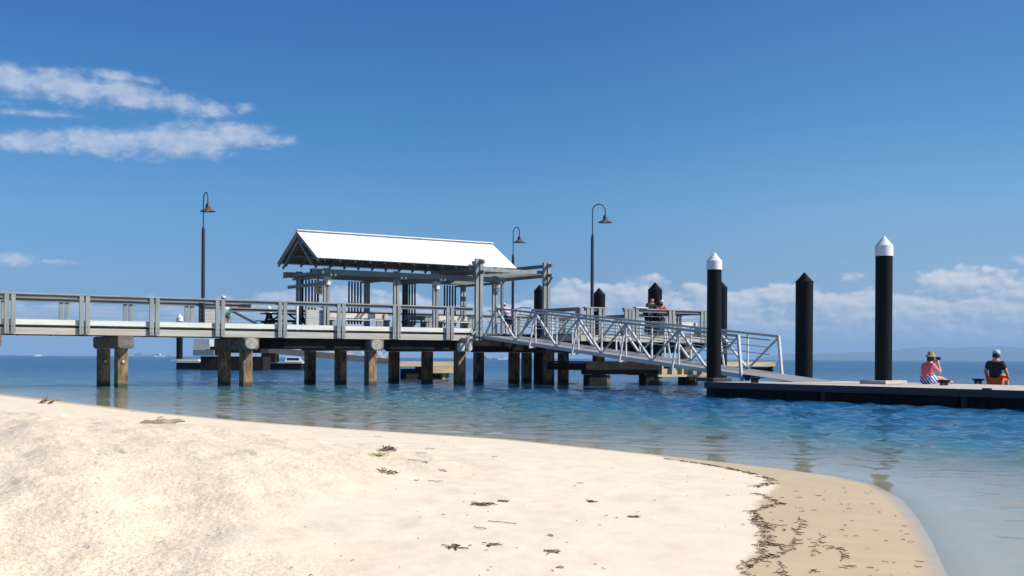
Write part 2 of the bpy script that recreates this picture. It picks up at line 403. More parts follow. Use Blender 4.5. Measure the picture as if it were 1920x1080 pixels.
A, Rr = np.meshgrid(az_w, rw); X = Rr*np.sin(A); Y = Rr*np.cos(A)
SDw = shore_d(X, Y)
depth = water_depth(np.maximum(-SDw, 0), X, Y); floor_ = np.maximum(-sand_z(X, Y, False), 0)
step = Rr*(math.log(130/3)/820)
Zw = np.zeros_like(X)
offw = np.maximum(-SDw, 0); amp0 = .22*sstep(0, .9, offw)+.33*sstep(.3, 4.5, offw)+.30*sstep(2, 10, offw)
for i in range(44):
    lam = .2*(1.056**i)*(1+.1*rng.random()); th = rng.normal(R(205), R(62)); ph = rng.random()*6.28
    kx = 2*math.pi/lam*math.sin(th); ky = 2*math.pi/lam*math.cos(th)
    a = .0082*min(lam, .8)**.85*(1.7 if .3 < lam < .95 else 1.0)*(1 if lam < 1.2 else .75)
    fade = sstep(3.0, 6.0, lam/step)
    Zw += a*fade*np.sin(kx*X+ky*Y+ph+2.0*fbm(X*.3+i, Y*.3, 2, 200+i)) if i % 3 == 0 else a*fade*np.sin(kx*X+ky*Y+ph)
gust = .75+.9*fbm(X*.06, Y*.11, 3, 300)
Zw = Zw*amp0*gust*(Rr < 600); Zw = Zw+7.0*np.maximum(Zw, 0)**2
Zw = np.maximum(Zw, -.7*floor_)
Zw = np.where(SDw > .6, -.25, Zw)
sea = grid_mesh('sea_water', X, Y, Zw, M['sea'], [('depth', depth), ('off', offw)])
tag(sea, 'rippled blue sea turning greenish and clear at the shore', kind='structure')

# ------------------------------------------------------------------ distant hills
def hills(name, prof, D, thick, col, label):
    mb = MB(); n = len(prof)
    for i in range(n-1):
        x0, h0 = prof[i]; x1, h1 = prof[i+1]
        a0 = ((x0-960)/F)*D; a1 = ((x1-960)/F)*D; h0 = h0/F*D; h1 = h1/F*D
        mb.add([(a0, D, -5), (a1, D, -5), (a1, D+thick*.5, h1), (a0, D+thick*.5, h0), (a0*1.1, D+thick, -5), (a1*1.1, D+thick, -5)], [(0, 1, 2, 3), (3, 2, 5, 4)], True)
    o = mb.build(name, simple(name+'_ground', col, scale=.002, bump=0, rough=.95)); tag(o, label, kind='structure'); return o
def ridge(x0, x1, pts, n, amp, seed):
    xs = np.linspace(x0, x1, n); ys = np.interp(xs, [p[0] for p in pts], [p[1] for p in pts])
    ys = ys+(fbm(xs*.02, xs*0+.5, 4, seed))*amp*np.clip(ys/6, 0, 1); return list(zip(xs, np.maximum(ys, .3)))
hills('hills', ridge(1480, 2400, [(1480, 0), (1530, 12), (1640, 14), (1720, 17), (1780, 22), (1840, 27), (1900, 27), (2000, 30), (2150, 22), (2400, 12)], 160, 7, 5), 9000, 2500, (.05, .07, .05), 'faint blue hills low over the horizon on the right')

# ------------------------------------------------------------------ the jetty
T_END = 27.3
DZ = 2.02
jet = pier_thing('jetty', 'long grey timber jetty on square brown piles with white kerb board', 'jetty')
# deck: narrow approach, wide head, forward bay
mb = MB()
def boards(mb, t0, t1, v0, v1, z=DZ, w=.14, gap=.008, th=.05):
    t = t0
    while t < t1-.02:
        mb.box(t, min(t+w, t1), v0, v1, z-th, z-random.random()*.004); t += w+gap
boards(mb, -9, 9.6, .16, 2.8); boards(mb, 9.6, 20.7, .16, 6.6); boards(mb, 20.7, T_END, -2.65, 6.6)
mb.build('deck_boards', M['deck'], jet)
mb = MB(); mb.box(-9, 17.65, 0, .09, 1.715, 1.935); fas = mb.build('fascia_beam', M['fascia'], jet)
mb = MB()
posts_px = [(-122), 18, 158, 289, 412, 529, 639, 743, 843]
ptt = [tpx(p, -.06) for p in posts_px]
edges_t = [-9]+[p for p in ptt]+[17.55]
for a, b_ in zip(edges_t[:-1], edges_t[1:]): mb.box(a+.004, b_-.004, .0, .15, DZ+.004+random.random()*.004, 2.19)
mb.build('kerb_board', M['kerb'], jet)
mb = MB(); mb.box(-9, 9.6, 2.81, 2.9, 1.72, 1.955); mb.box(9.6, T_END, 6.61, 6.7, 1.72, 1.955); mb.box(20.7, T_END, -2.75, -2.66, 1.72, 1.955)
mb.box(20.61, 20.695, -2.75, 0, 1.72, 1.955); mb.box(T_END+.005, T_END+.09, -2.75, 6.7, 1.72, 1.955); mb.build('outer_edge_beam', M['fascia'], jet)
# longitudinal girders
mb = MB()
for v in (.35, 1.4, 2.45): mb.box(-9, 9.55, v-.08, v+.08, 1.735, 1.965)
for v in (.35, 1.7, 3.1, 4.4, 5.8): mb.box(9.6, T_END, v-.12, v+.12, 1.36, 1.965)
mb.box(20.8, T_END, -2.5, -2.3, 1.5, 1.965)
mb.build('girder', M['dark_timber'], jet)
def headstock(t, v0, v1, big=True):
    w = .27; z0, z1 = 1.29, 1.70; c = .07
    prof = [(t-w, z0+c), (t-w+c, z0), (t+w-c, z0), (t+w, z0+c), (t+w, z1-c*.6), (t+w-c*.6, z1), (t-w+c*.6, z1), (t-w, z1-c*.6)]
    mb = MB(); mb.prism(prof, 'y', v0, v1); hs = mb.build('headstock', M['headstock'], jet, bevel=.02)
    return hs
bents = []
for pxn, vs, v0 in ((-20, (.35, 2.45), -.2), (228, (.35, 2.45), -.2), (462, (.35, 2.45), -.2), (696, (.35, 2.9, 5.75), -.2), (863, (.35, 2.9, 5.75), -.2), (1030, (.35, 2.9, 5.75), .1)):
    t = tpx(pxn, .3); bents.append((t, vs)); headstock(t, v0, max(vs)+.35)
t = (tpx(987.5, 5.75)+tpx(1056, 2.9))/2; print('bent', t, tpx(987.5, 5.75), tpx(1056, 2.9)); bents.append((t, (.35, 2.9, 5.75))); headstock(t, -.2, 6.1)
bents.append((26.4, (-2.2, .35))); headstock(26.4, -2.6, 6.1)
for t, vs in bents:
    for v in vs:
        mb = MB(); s = .185 if v < 1 else .19
        mb.prism([(t-s, v-s+.03), (t-s+.03, v-s), (t+s-.03, v-s), (t+s, v-s+.03), (t+s, v+s-.03), (t+s-.03, v+s), (t-s+.03, v+s), (t-s, v+s-.03)], 'z', -1.0, 1.285)
        mb.build('pile', M['pile'], jet)
# half-log corbels on the headstock noses, sunlight put into their pale colour
for px_ in (471, 706):
    t = tpx(px_, -.25); mb = MB()
    prof = [(t+.24*math.cos(a), 1.50+.2*math.sin(a)) for a in np.linspace(0, 2*math.pi, 14, endpoint=False)]
    mb.prism(prof, 'y', -.29, -.205); mb.build('corbel_end', M['pale_end'], jet, bevel=.02)
# drain pipe near the gangway
mb = MB(); t = tpx(872, -.1)
mb.tube([(t+.5, -.08, 2.1), (t+.1, -.14, 1.75), (t-.1, -.16, 1.5)], .035); mb.build('drain_pipe', M['alu_dark'], jet)
mb = MB(); t = tpx(866, -.25); mb.lathe([(.001, 0), (.13, 0), (.15, .1), (.13, .3), (.001, .3)], (t-.07, -.3, 1.3)); mb.lathe([(.001, 0), (.12, 0), (.14, .1), (.11, .28), (.001, .28)], (t+.26, -.3, 1.32)); mb.build('fender_roll', M['cream'], jet)
# stains of the deck edges: bolts under fascia
for k in range(22):
    mb = MB(); mb.box(-5.5+k, -5.44+k, .02, .07, 1.67, 1.714); mb.build('bolt', M['dark_timber'], jet)
# small white reflector discs on the first bent
for v, t in ((.12, bents[1][0]), (2.22, bents[1][0])):
    mb = MB(); mb.box(t-.03, t+.05, v+.01, v+.04, .82, .9); mb.build('reflector', M['cream'], jet)

# ------------------------------------------------------------------ railings
def railing(name, label, t0, t1, v, pts, ztop=3.02, front=-1, pairs=True, cables=(2.30, 2.44, 2.58, 2.72), capw=.16, lower=1.74, axis='t', group=None):
    r = pier_thing(name, label, 'railing', group=group)
    def P(a, b): return (a, b) if axis == 't' else (b, a)
    def bx(mb, a0, a1, b0, b1, z0, z1):
        if axis == 't': mb.box(a0, a1, b0, b1, z0, z1)
        else: mb.box(b0, b1, a0, a1, z0, z1)
    mb = MB(); bx(mb, t0, t1, v-capw/2, v+capw/2, ztop-.045, ztop); mb.build('rail_cap', M['cap'], r, bevel=.006)
    mb = MB(); bx(mb, t0+.01, t1-.01, v+.01*front, v+.05*front if front > 0 else v-.05, ztop-.15, ztop-.048) if False else bx(mb, t0+.01, t1-.01, v-.02, v+.02, ztop-.15, ztop-.048)
    mb.build('rail_board', M['rail'], r)
    for p in pts:
        mb = MB()
        for s in ((-.165, -.03), (.03, .165)) if pairs else ((-.05, .05),):
            bx(mb, p+s[0], p+s[1], v-.085, v-.025, lower, ztop-.05) if front < 0 else bx(mb, p+s[0], p+s[1], v+.025, v+.085, lower, ztop-.05)
            mb.cur = 1
            for zz in (lower+.06, lower+.2):
                c = (s[0]+s[1])/2
                vb = v-.085 if front < 0 else v+.085
                bx(mb, p+c-.018, p+c+.018, vb-.008, vb+.008, zz, zz+.035)
            mb.cur = 0
        mb.build('rail_post', None, r, mats=[M['post'], M['leaf_brown']])
    if cables:
        mb = MB()
        for z in cables:
            a = P(t0, v+.03); b = P(t1, v+.03); mb.tube([(a[0], a[1], z), (b[0], b[1], z)], .004, 5)
        mb.build('cable', M['alu'], r)
    return r
railing('railing', 'long grey railing with paired posts along the near edge of the jetty', -9, 17.4, -.02, ptt, ztop=3.02, cables=())
far_t = [tpx(p, 2.9) for p in (5-110, 0, 120, 240, 355)]
railing('railing', 'grey cable railing on the far edge of the narrow left part of the jetty', -9, 9.4, 2.88, far_t, front=1, lower=1.9)
railing('railing', 'grey railing along the far edge of the jetty behind the shelter', 9.7, 26.9, 6.62, [9.9, 12.2, 14.5, 16.8, 19.2, 21.5, 24, 26.6], front=1, lower=1.9)
railing('railing', 'short grey railing running back from the jetty bay beside the tall lamp post', -2.6, -.1, 20.72, [-2.5, -.3], ztop=3.04, axis='v', lower=1.9)
railing('railing', 'very short grey railing at the front corner of the jetty bay', 20.8, tpx(1136, -2.7), -2.68, [21.05, tpx(1131, -2.7)-.1], ztop=3.05, pairs=True)
railing('railing', 'grey railing the two anglers lean on at the front of the jetty bay', tpx(1168, -2.7), T_END, -2.68, [tpx(1168, -2.7)+.2, tpx(1182, -2.7)+.2, tpx(1258, -2.7), T_END-.3], ztop=3.06, cables=(2.35, 2.55, 2.75))
railing('railing', 'grey railing closing the far end of the jetty head', -2.5, 6.5, T_END-.06, [-1, 1, 3, 5], ztop=3.04, axis='v', lower=1.9)

# ------------------------------------------------------------------ shelter
she = pier_thing('shelter', 'open timber shelter with white gabled metal roof in the middle of the jetty', 'shelter')
VN = .14; T0 = tpx(593.5, VN); T1 = tpx(967.8, VN); VF = min(vpx(518, T0), 4.5); VM = (VN+VF)/2
ZE = H+187.0*W(T0, VN)[1]/F; ZR = H+236.0*W(T0, VM)[1]/F
print('shelter', T0, T1, VF, ZE, ZR)
def slope_z(v): return ZE+(ZR-ZE)*(1-abs(v-VM)/(VF-VM))
mb = MB(); n = 520
for (va, vb) in ((VN, VM), (VF, VM)):
    xs = np.linspace(T0, T1, n); vs_ = []
    za, zb = slope_z(va), slope_z(vb)
    for x in xs:
        o = .005*math.sin(x*2*math.pi/.115)
        vs_ += [(x, va, za+o), (x, vb, zb+o)]
    for x in xs:
        o = .011*math.sin(x*2*math.pi/.115)-.02
        vs_ += [(x, va, za+o), (x, vb, zb+o)]
    fs = [(2*i, 2*i+2, 2*i+3, 2*i+1) for i in range(n-1)]+[(2*n+2*i, 2*n+2*i+1, 2*n+2*i+3, 2*n+2*i+2) for i in range(n-1)]
    fs += [(2*i, 2*n+2*i, 2*n+2*i+2, 2*i+2) for i in range(n-1)]+[(0, 1, 2*n+1, 2*n), (2*n-2, 4*n-2, 4*n-1, 2*n-1)]
    mb.add(vs_, fs, False)
rf = mb.build('roof', M['roof'], she)
mb = MB(); mb.beam((T0-.02, VM, ZR+.03), (T1+.02, VM, ZR+.03), .26, .03); mb.tube([(T0-.02, VM, ZR+.035), (T1+.02, VM, ZR+.035)], .03); mb.build('ridge_cap', M['roof'], rf)
for va, vb in ((VN+.02, VM), (VF-.02, VM)):
    for t in (T0+.06, T1-.06):
        mb = MB(); mb.beam((t, va, slope_z(va)-.10), (t, vb, slope_z(vb)-.10), .045, .15); mb.build('barge_board', M['rail'], she)
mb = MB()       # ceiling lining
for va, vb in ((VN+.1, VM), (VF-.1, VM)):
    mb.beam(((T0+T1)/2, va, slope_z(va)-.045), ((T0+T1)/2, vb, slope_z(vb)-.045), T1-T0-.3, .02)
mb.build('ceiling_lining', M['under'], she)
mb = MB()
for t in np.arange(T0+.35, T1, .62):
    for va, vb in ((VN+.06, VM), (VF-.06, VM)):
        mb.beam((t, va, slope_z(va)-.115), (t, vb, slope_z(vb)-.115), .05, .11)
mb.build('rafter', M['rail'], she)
mb = MB()
for v in (VN+.75, VF-.75, VM): mb.beam((T0+.15, v, slope_z(v)-.21), (T1-.15, v, slope_z(v)-.21), .06, .08)
mb.beam((T0+.13, VN+.7, 4.45), (T0+.13, VM+.1, ZR-.35), .05, .09); mb.beam((T0+.13, VF-.3, 4.45), (T0+.13, VM-.0, ZR-.28), .05, .09)
mb.build('purlin', M['rail'], she)
TP = [tpx(611, .9), tpx(742, .9), tpx(815.5, .9), tpx(927, .9)]; VA, VB = .9, 3.35
mb = MB(); mb.box(T0+.12, T1-.1, VA-.13, VA-.05, 4.10, 4.30); mb.box(T0+.12, T1-.1, VA+.05, VA+.13, 4.10, 4.30)
mb.box(T0+.12, T1-.1, VB-.13, VB-.05, 4.10, 4.30); mb.box(T0+.12, T1-.1, VB+.05, VB+.13, 4.10, 4.30); mb.build('wall_beam', M['rail'], she)
mb = MB()
for t in TP:
    mb.box(t-.12, t-.05, VN+.15, VF-.1, 4.02, 4.095); mb.box(t+.05, t+.12, VN+.15, VF-.1, 4.02, 4.095)
mb.box(10.7, 11.0, -.05, .0, 0.0, .01) if False else None
mb.build('cross_beam', M['rail'], she)
for t in TP:
    for v, nm in ((VA, 0), (VB, 1)):
        mb = MB()
        for s in ((-.115, -.025), (.025, .115)): mb.box(t+s[0], t+s[1], v-.047, v+.047, DZ, 4.35)
        po = mb.build('shelter_post', M['post'], she)
        if nm == 0 and t != TP[1]:
            mb = MB(); mb.box(t-.14, t+.16, v-.13, v-.05, 3.86, 4.02); mb.build('light_box', M['pink_plate'], she)
            mb = MB(); mb.box(t+.0, t+.13, v-.12, v-.05, 3.72, 3.85); mb.build('light_diffuser', M['white'], she)
# batten screens beside the back posts
for t in (tpx(578, 3.2), tpx(664, 3.2), tpx(766, 3.2), tpx(842, 3.2)):
    mb = MB()
    for k in range(5): mb.box(t-.3+k*.13, t-.255+k*.13, 3.1, 3.16, 2.35, 4.05)
    mb.box(t-.35, t+.35, 3.165, 3.2, 2.45, 2.53); mb.build('batten_screen', M['navy'] if False else M['dark_timber'], she)
# end bracing boards
mb = MB(); mb.box(TP[0]-.2, TP[0]-.13, .5, 4.0, 3.70, 3.82); mb.box(TP[0]-.35, TP[0]-.28, .5, 4.1, 4.12, 4.22); mb.build('end_beam', M['rail'], she)
# boarded wall panel at the left end
mb = MB(); ta, tb = tpx(575, 1.0), tpx(611, 1.0)
for k in range(9): mb.box(ta, tb, .98, 1.005, 2.05+k*.082, 2.05+k*.082+.074)
pn_ = mb.build('wall_panel', M['panel'], she)
mb = MB(); mb.box(ta-.06, ta, .96, 1.02, DZ, 2.86); mb.box(tb, tb+.06, .96, 1.02, DZ, 2.86); mb.box(ta-.06, tb+.06, .94, 1.04, 2.865, 2.91); mb.build('panel_frame', M['post'], pn_)
mb = MB(); tq = tpx(594, 2.2); mb.box(tq-.03, tq+.03, 2.1, 2.16, 3.0, 4.0); mb.build('sign_post', M['dark_timber'], she)
mb = MB(); mb.box(tq-.16, tq+.14, 2.02, 2.05, 3.42, 3.95); sg = mb.build('notice_board', M['sign'], she)
mb = MB()
for k in range(5): mb.box(tq-.1, tq+.08-(k % 2)*.05, 2.012, 2.018, 3.5+k*.085, 3.53+k*.085)
mb.build('notice_text', M['dark_timber'], sg)
mb = MB(); mb.lathe([(.001, .12), (.07, .1), (.12, .02), (.13, -.02), (.001, -.02)], (T0+.3, VM+.0, ZR-.42), 14); mb.build('gable_lamp', M['white'], she)

# ------------------------------------------------------------------ pergola over the gangway entry
per = pier_thing('pergola', 'slatted timber pergola frame between two tall paired posts at the gangway entry', 'pergola')
TG = (tpx(897, -.03), tpx(1023, .0))
for i, t in enumerate(TG):
    mb = MB()
    for s in ((-.165, -.035), (.035, .165)): mb.box(t+s[0], t+s[1], -.09, .03, 1.73 if i == 0 else DZ, 4.93)
    mb.build('tall_post', M['post'], per)
for t in TG+(19.3,):
    if t == 19.3: continue
    mb = MB(); mb.box(t-.03, t+.03, -.42, 3.3, 4.72, 4.86); mb.build('upper_beam', M['rail'], per)
    mb = MB(); mb.box(t-.03, t+.03, -.42, 3.3, 4.32, 4.46); mb.build('lower_beam', M['rail'], per)
mb = MB()
for k in range(10):
    v = .12+k*.33; mb.box(TG[0]-.35, TG[1]+.12, v, v+.05, 4.462, 4.60)
mb.build('slat', M['post'], per)
mb = MB(); mb.beam((TG[0]+.04, -.03, 4.05), (TG[0]+.04, .55, 4.4), .04, .08); mb.beam((TG[1]+.04, -.03, 4.0), (TG[1]+.04, -.38, 4.35), .04, .08)
mb.beam((TG[1], 3.25, 2.02), (TG[1], 3.25, 4.9), .1, .1, (0, 1, 0)); mb.build('knee_brace', M['rail'], per)
# ------------------------------------------------------------------ benches, table, box and litter on the deck
def bench(t0, t1, v, label, mat='bench', back=True):
    b = pier_thing('bench', label, 'bench', t0, v, DZ, 'benches under and around the shelter')
    L = t1-t0
    mb = MB()
    for k in range(3): mb.box(0, L, k*.13, k*.13+.11, .42, .46)
    mb.build('seat', M[mat], b)
    if back:
        mb = MB(); mb.box(0, L, .44, .47, .52, .70); mb.build('backrest', M[mat], b)
    for x in (.15, L-.2):
        mb = MB(); mb.box(x, x+.06, .04, .36, 0, .415)
        if back: mb.box(x, x+.06, .38, .437, 0, .70)
        mb.build('leg', M['post'], b)
    return b
bench(tpx(617, 1.15), tpx(737, 1.15), 1.15, 'long cream slatted bench beside the pale wall panel of the shelter')
bench(tpx(768, 1.9), tpx(806, 1.9), 1.9, 'short greyish bench behind the shelter battens', 'rail')
bench(tpx(824, 1.1), tpx(886, 1.1), 1.1, 'cream bench at the right end of the shelter near the tall paired post')
bench(tpx(1190, 1.4), tpx(1250, 1.4), 1.4, 'white bench on the jetty head behind the two anglers')
bench(tpx(1262, .8), tpx(1320, .8), .8, 'white bench on the jetty head just left of the white capped pile')
# picnic table with dark A-frame legs
pt = pier_thing('picnic_table', 'dark picnic table with splayed legs behind the jetty railing', 'table', tpx(500, 4.6), 4.6, DZ)
mb = MB(); L = 1.9
for k in range(5): mb.box(0, L, k*.15, k*.15+.13, .71, .75)
mb.build('tabletop', M['dark_timber'], pt)
for y in (-.45, 1.0):
    mb = MB(); mb.box(0, L, y, y+.22, .43, .47); mb.build('seat', M['dark_timber'], pt)
for x in (.25, L-.3):
    mb = MB(); mb.beam((x, -.35, 0), (x, .25, .7), .05, .08, (1, 0, 0)); mb.beam((x, 1.1, 0), (x, .5, .7), .05, .08, (1, 0, 0)); mb.box(x-.025, x+.025, -.45, 1.2, .36, .42)
    mb.beam((x, .37, .4), (x+(.5 if x < 1 else -.5), .37, .7), .05, .06); mb.build('leg', M['dark_timber'], pt)
# boarded cabinet below the left lamp
cab = pier_thing('cabinet', 'pale boarded cabinet with flat dark lid below the left lamp post', 'cabinet', tpx(381, 2.95), 2.95, DZ)
cw = tpx(409, 2.95)-tpx(381, 2.95)
mb = MB(); mb.box(0, cw, 0, .5, 0, 1.02)
for k in range(7): mb.box(.01, cw-.01, -.012, 0.0, .02+k*.143, .15+k*.143)
bo = mb.build('body', M['panel'], cab)
mb = MB(); mb.box(-.012, -.001, .01, .49, .01, 1.0); mb.build('side_board', M['leaf_brown'], cab)  # darker brown skin on the left side, its shade put into the colour
mb = MB(); mb.box(-.05, cw+.12, -.1, .6, 1.04, 1.075); mb.build('lid', M['dark_timber'], cab)
# small post by the panel
sp_ = pier_thing('marker_post', 'slim white post standing left of the pale shelter panel', 'post', tpx(557, 1.0), 1.0, DZ)
mb = MB(); mb.box(-.035, .035, -.035, .035, 0, .93); mb.prism([(-.035, .93), (.035, .93), (0, .96)], 'y', -.035, .035); mb.build('shaft', M['white'], sp_)
mb = MB(); mb.box(-.06, .06, -.06, .06, 0, .015); mb.build('base_plate', M['alu'], sp_)
# esky, tub, tackle on the bay
cb = pier_thing('cutting_board', 'cream fish cleaning board lying on the railing by the anglers', 'board', tpx(1188, -2.66), -2.68, 3.065)
mb = MB(); mb.box(0, .62, -.13, .12, 0, .05); mb.build('board', M['cream'], cb); mb = MB(); mb.box(.62, .66, -.05, .05, .005, .04); mb.build('handle', M['cream'], cb)
tb_ = pier_thing('bait_tub', 'faded yellow bait tub behind the bay railing', 'tub', tpx(1240, -2.3), -2.35, 2.48)
mb = MB(); mb.lathe([(.001, 0), (.11, 0), (.14, .22), (.15, .24), (.135, .24), (.1, .03), (.001, .03)]); mb.build('tub', M['yellow'], tb_)
mb = MB(); mb.tube([(.14*math.cos(a), .02, .22+.13*math.sin(a)) for a in np.linspace(0, math.pi, 9)], .006, 5); mb.build('handle', M['alu'], tb_)
ck = pier_thing('crate', 'low crate supporting the yellow bait tub behind the bay railing', 'crate', tpx(1240, -2.3), -2.35, DZ)
mb = MB()
for k in range(4): mb.box(-.25, .25, -.2, -.18, .01+k*.115, .10+k*.115); mb.box(-.25, .25, .18, .2, .01+k*.115, .10+k*.115)
for x in (-.25, .23): mb.box(x, x+.02, -.179, .179, 0, .455)
mb.box(-.229, .229, -.179, .179, .435, .455); mb.build('slats', M['leaf_brown'], ck)
# fishing rod
rod = pier_thing('fishing_rod', 'thin fishing rod leaning up and right from the anglers', 'fishing rod', tpx(1240, -2.4), -2.45, DZ)
mb = MB(); mb.tube([(.0, 0, .75), (.35, -.1, 1.35), (.75, -.2, 2.05)], [.007, .004, .0015], 6); mb.build('blank', M['lamp'], rod)
mb = MB(); mb.tube([(-.12, .03, .5), (.0, 0, .76)], .018, 8); mb.build('grip', M['black_thing'], rod)
mb = MB(); mb.tube([(-.02, -.03, .7), (.03, -.09, .7)], .035, 10); mb.build('reel', M['black_thing'], rod)
# fish basket and coloured tackle near the gangway top
for px_, v, mt, lb in ((1000, -.0, 'white', 'small white bucket on the deck at the gangway top'), (1172, -1.2, 'red', 'red tackle box on the jetty bay deck'), (1092, -1.6, 'pink_plate', 'pale pink box on the jetty bay deck near the tall lamp')):
    t = tpx(px_, v); o = pier_thing('bucket' if mt == 'white' else 'tackle_box', lb, 'bucket' if mt == 'white' else 'box', t if mt != 'white' else 21.1, v, DZ)
    mb = MB()
    if mt == 'white':
        mb.lathe([(.001, 0), (.12, 0), (.15, .3), (.14, .3), (.11, .03), (.001, .03)]); mb.build('pail', M[mt], o)
        mb = MB(); mb.tube([(.145*math.cos(a), .0, .29-.13*math.sin(a)) for a in np.linspace(0, math.pi, 9)], .006, 5); mb.build('handle', M['alu'], o)
    else:
        mb.box(-.22, .22, -.13, .13, 0, .2); mb.build('box', M[mt], o, bevel=.02); mb = MB(); mb.box(-.23, .23, -.14, .14, .202, .24); mb.tube([(-.08, 0, .24), (-.06, 0, .28), (.06, 0, .28), (.08, 0, .24)], .01, 6); mb.build('lid', M['cream'], o, bevel=.01)

# ------------------------------------------------------------------ lamps
def lamp(px, v, ztop, arm, rz, label):
    t = tpx(px, v); p = W(t, v, DZ)
    o = thing('street_lamp', label, 'lamp post', p, rz, 'hooked lamp posts on the jetty'); h = ztop-DZ
    mb = MB(); mb.lathe([(.001, 0), (.13, 0), (.13, .03), (.075, .05), (.07, .5), (.062, h-1.35), (.045, h-1.25), (.028, h-1.2), (.001, h-1.2)], n=16); mb.build('pole', M['lamp'], o)
    pts = [(0, 0, h-1.25), (0, 0, h-arm/2-.05)]
    pts += [(arm/2-arm/2*math.cos(a), 0, h-arm/2+(arm/2)*math.sin(a)) for a in np.linspace(0, math.pi, 15)]+[(arm, 0, h-arm/2-.2)]
    mb = MB(); mb.tube(pts, .021, 8); mb.build('swan_neck', M['lamp'], o)
    zc = h-arm/2-.2
    mb = MB(); mb.lathe([(.025, .02), (.05, 0), (.075, -.03), (.085, -.13), (.11, -.155), (.15, -.18), (.25, -.235), (.285, -.27), (.275, -.272), (.14, -.2), (.001, -.19)], (arm, 0, zc), 28)
    sh = mb.build('lamp_shade', M['shade'], o)
    mb = MB(); mb.lathe([(.026, .03), (.055, .01), (.078, -.03), (.088, -.14), (.001, -.14)][::-1], (arm, 0, zc+.003), 16); mb.build('shade_collar', M['lamp'], sh)
    mb = MB(); mb.lathe([(.001, -.28), (.05, -.265), (.06, -.235), (.04, -.205), (.001, -.2)], (arm, 0, zc), 14); mb.build('bulb', M['white'], sh)
    return o
lamp(380, 2.75, 7.0, .5, R(-58), 'tall dark hooked lamp post beside the boarded cabinet, leftmost of three')
lamp(1109.5, -2.3, 7.12, .5, R(0), 'tall dark hooked lamp post on the front bay of the jetty')
lamp(961, 6.0, 7.02, .5, R(-55), 'dark hooked lamp post rising behind the right end of the shelter roof')

# ------------------------------------------------------------------ gangway
gw = pier_thing('gangway', 'aluminium truss gangway sloping from the jetty down to the pontoon', 'gangway')
TN, TF = 17.86, 19.55
GV0, GV1 = -.1, -14.25
def gz(v, base=1.86, end=.56): return base+(end-base)*((v-GV0)/(GV1-GV0))
def top(v): return gz(v)+1.18+.0*v
ap = [vpx(p, TN) for p in (931, 1002, 1078, 1170, 1274, 1384)]
bt = [vpx(p, TN) for p in (958, 1033, 1118, 1212, 1318)]
print('apex', [round(a, 2) for a in ap], 'bottom', [round(a, 2) for a in bt])
aps = np.linspace(ap[0], ap[-1], 6); bts = (aps[:-1]+aps[1:])/2
for si, t in enumerate((TN, TF)):
    mb = MB(); mb.beam((t, GV0, gz(GV0)), (t, GV1, gz(GV1)), .07, .13); mb.build('bottom_chord', M['alu'], gw)
    mb = MB(); mb.beam((t, aps[0], top(aps[0])), (t, aps[-1], top(aps[-1])), .08, .07); mb.build('top_chord', M['alu_dark'], gw)
    mb = MB(); mb.beam((t, GV0-.02, gz(GV0)), (t, aps[0], top(aps[0])), .06, .06, (1, 0, 0)); mb.build('end_post', M['alu_dark'], gw)
    mb = MB(); mb.beam((t, GV1-.08, gz(GV1)-.15), (t, aps[-1], top(aps[-1])+.02), .08, .08, (1, 0, 0)); mb.build('end_post', M['alu'], gw)
    for k in range(5):  # falling braces lighter, rising ones darker: lit faces put into the metal colour
        mb = MB(); mb.beam((t, aps[k], top(aps[k])-.03), (t, bts[k], gz(bts[k])+.05), .06, .07, (1, 0, 0)); mb.build('diagonal', M['alu'], gw)
        mb = MB(); mb.beam((t, bts[k], gz(bts[k])+.05), (t, aps[k+1], top(aps[k+1])-.03), .05, .055, (1, 0, 0)); mb.build('diagonal', M['alu_dark'], gw)
        mb = MB(); mb.box(t-.025, t+.025, bts[k]-.025, bts[k]+.025, gz(bts[k])+.05, top(bts[k])-.02); mb.build('upright', M['alu'], gw)
    for k in range(1, 5):
        mb = MB(); mb.box(t-.025, t+.025, aps[k]-.025, aps[k]+.025, gz(aps[k])+.05, top(aps[k])-.03); mb.build('upright', M['alu'], gw)
        s = -1 if si == 0 else 1
        mb = MB(); mb.beam((t+s*.03, aps[k], top(aps[k])-.05), (t+s*.27, aps[k], gz(aps[k])-.06), .05, .05); mb.beam((t+s*.02, aps[k], gz(aps[k])-.09), (t+s*.3, aps[k], gz(aps[k])-.09), .06, .06); mb.build('outrigger', M['alu'], gw)
    ins = .09 if si == 0 else -.09
    mb = MB()
    for hgt_ in (.92, .70, .48):
        e = GV1+.35
        pts = [(t+ins, GV0-.1, gz(GV0)+hgt_+.12), (t+ins, e, gz(e)+hgt_+.12)]
        mb.tube(pts, .02 if hgt_ > .9 else .014, 8)
    a, b_ = GV1+.35, gz(GV1+.35)+.12
    mb.tube([(t+ins, a, b_+.92)]+[(t+ins, a-.22*math.sin(x), b_+.70+.22*math.cos(x)) for x in np.linspace(0, math.pi, 9)]+[(t+ins, a, b_+.48)], .018, 8)
    mb.build('handrail', M['alu_dark'], gw)
mb = MB(); n = 60
for k in range(n):
    va = GV0+(GV1-GV0)*k/n; vb = GV0+(GV1-GV0)*(k+.93)/n
    mb.beam(((TN+TF)/2, va, gz(va)+.045), ((TN+TF)/2, vb, gz(vb)+.045), TF-TN-.12, .025)
mb.build('tread_deck', M['grating'], gw)
mb = MB()
for k in range(11):
    v = GV0+(GV1-GV0)*k/10; mb.box(TN+.04, TF-.04, v-.03, v+.03, gz(v)-.08, gz(v)+.02)
mb.build('floor_beam', M['alu_dark'], gw)
PZ = .41
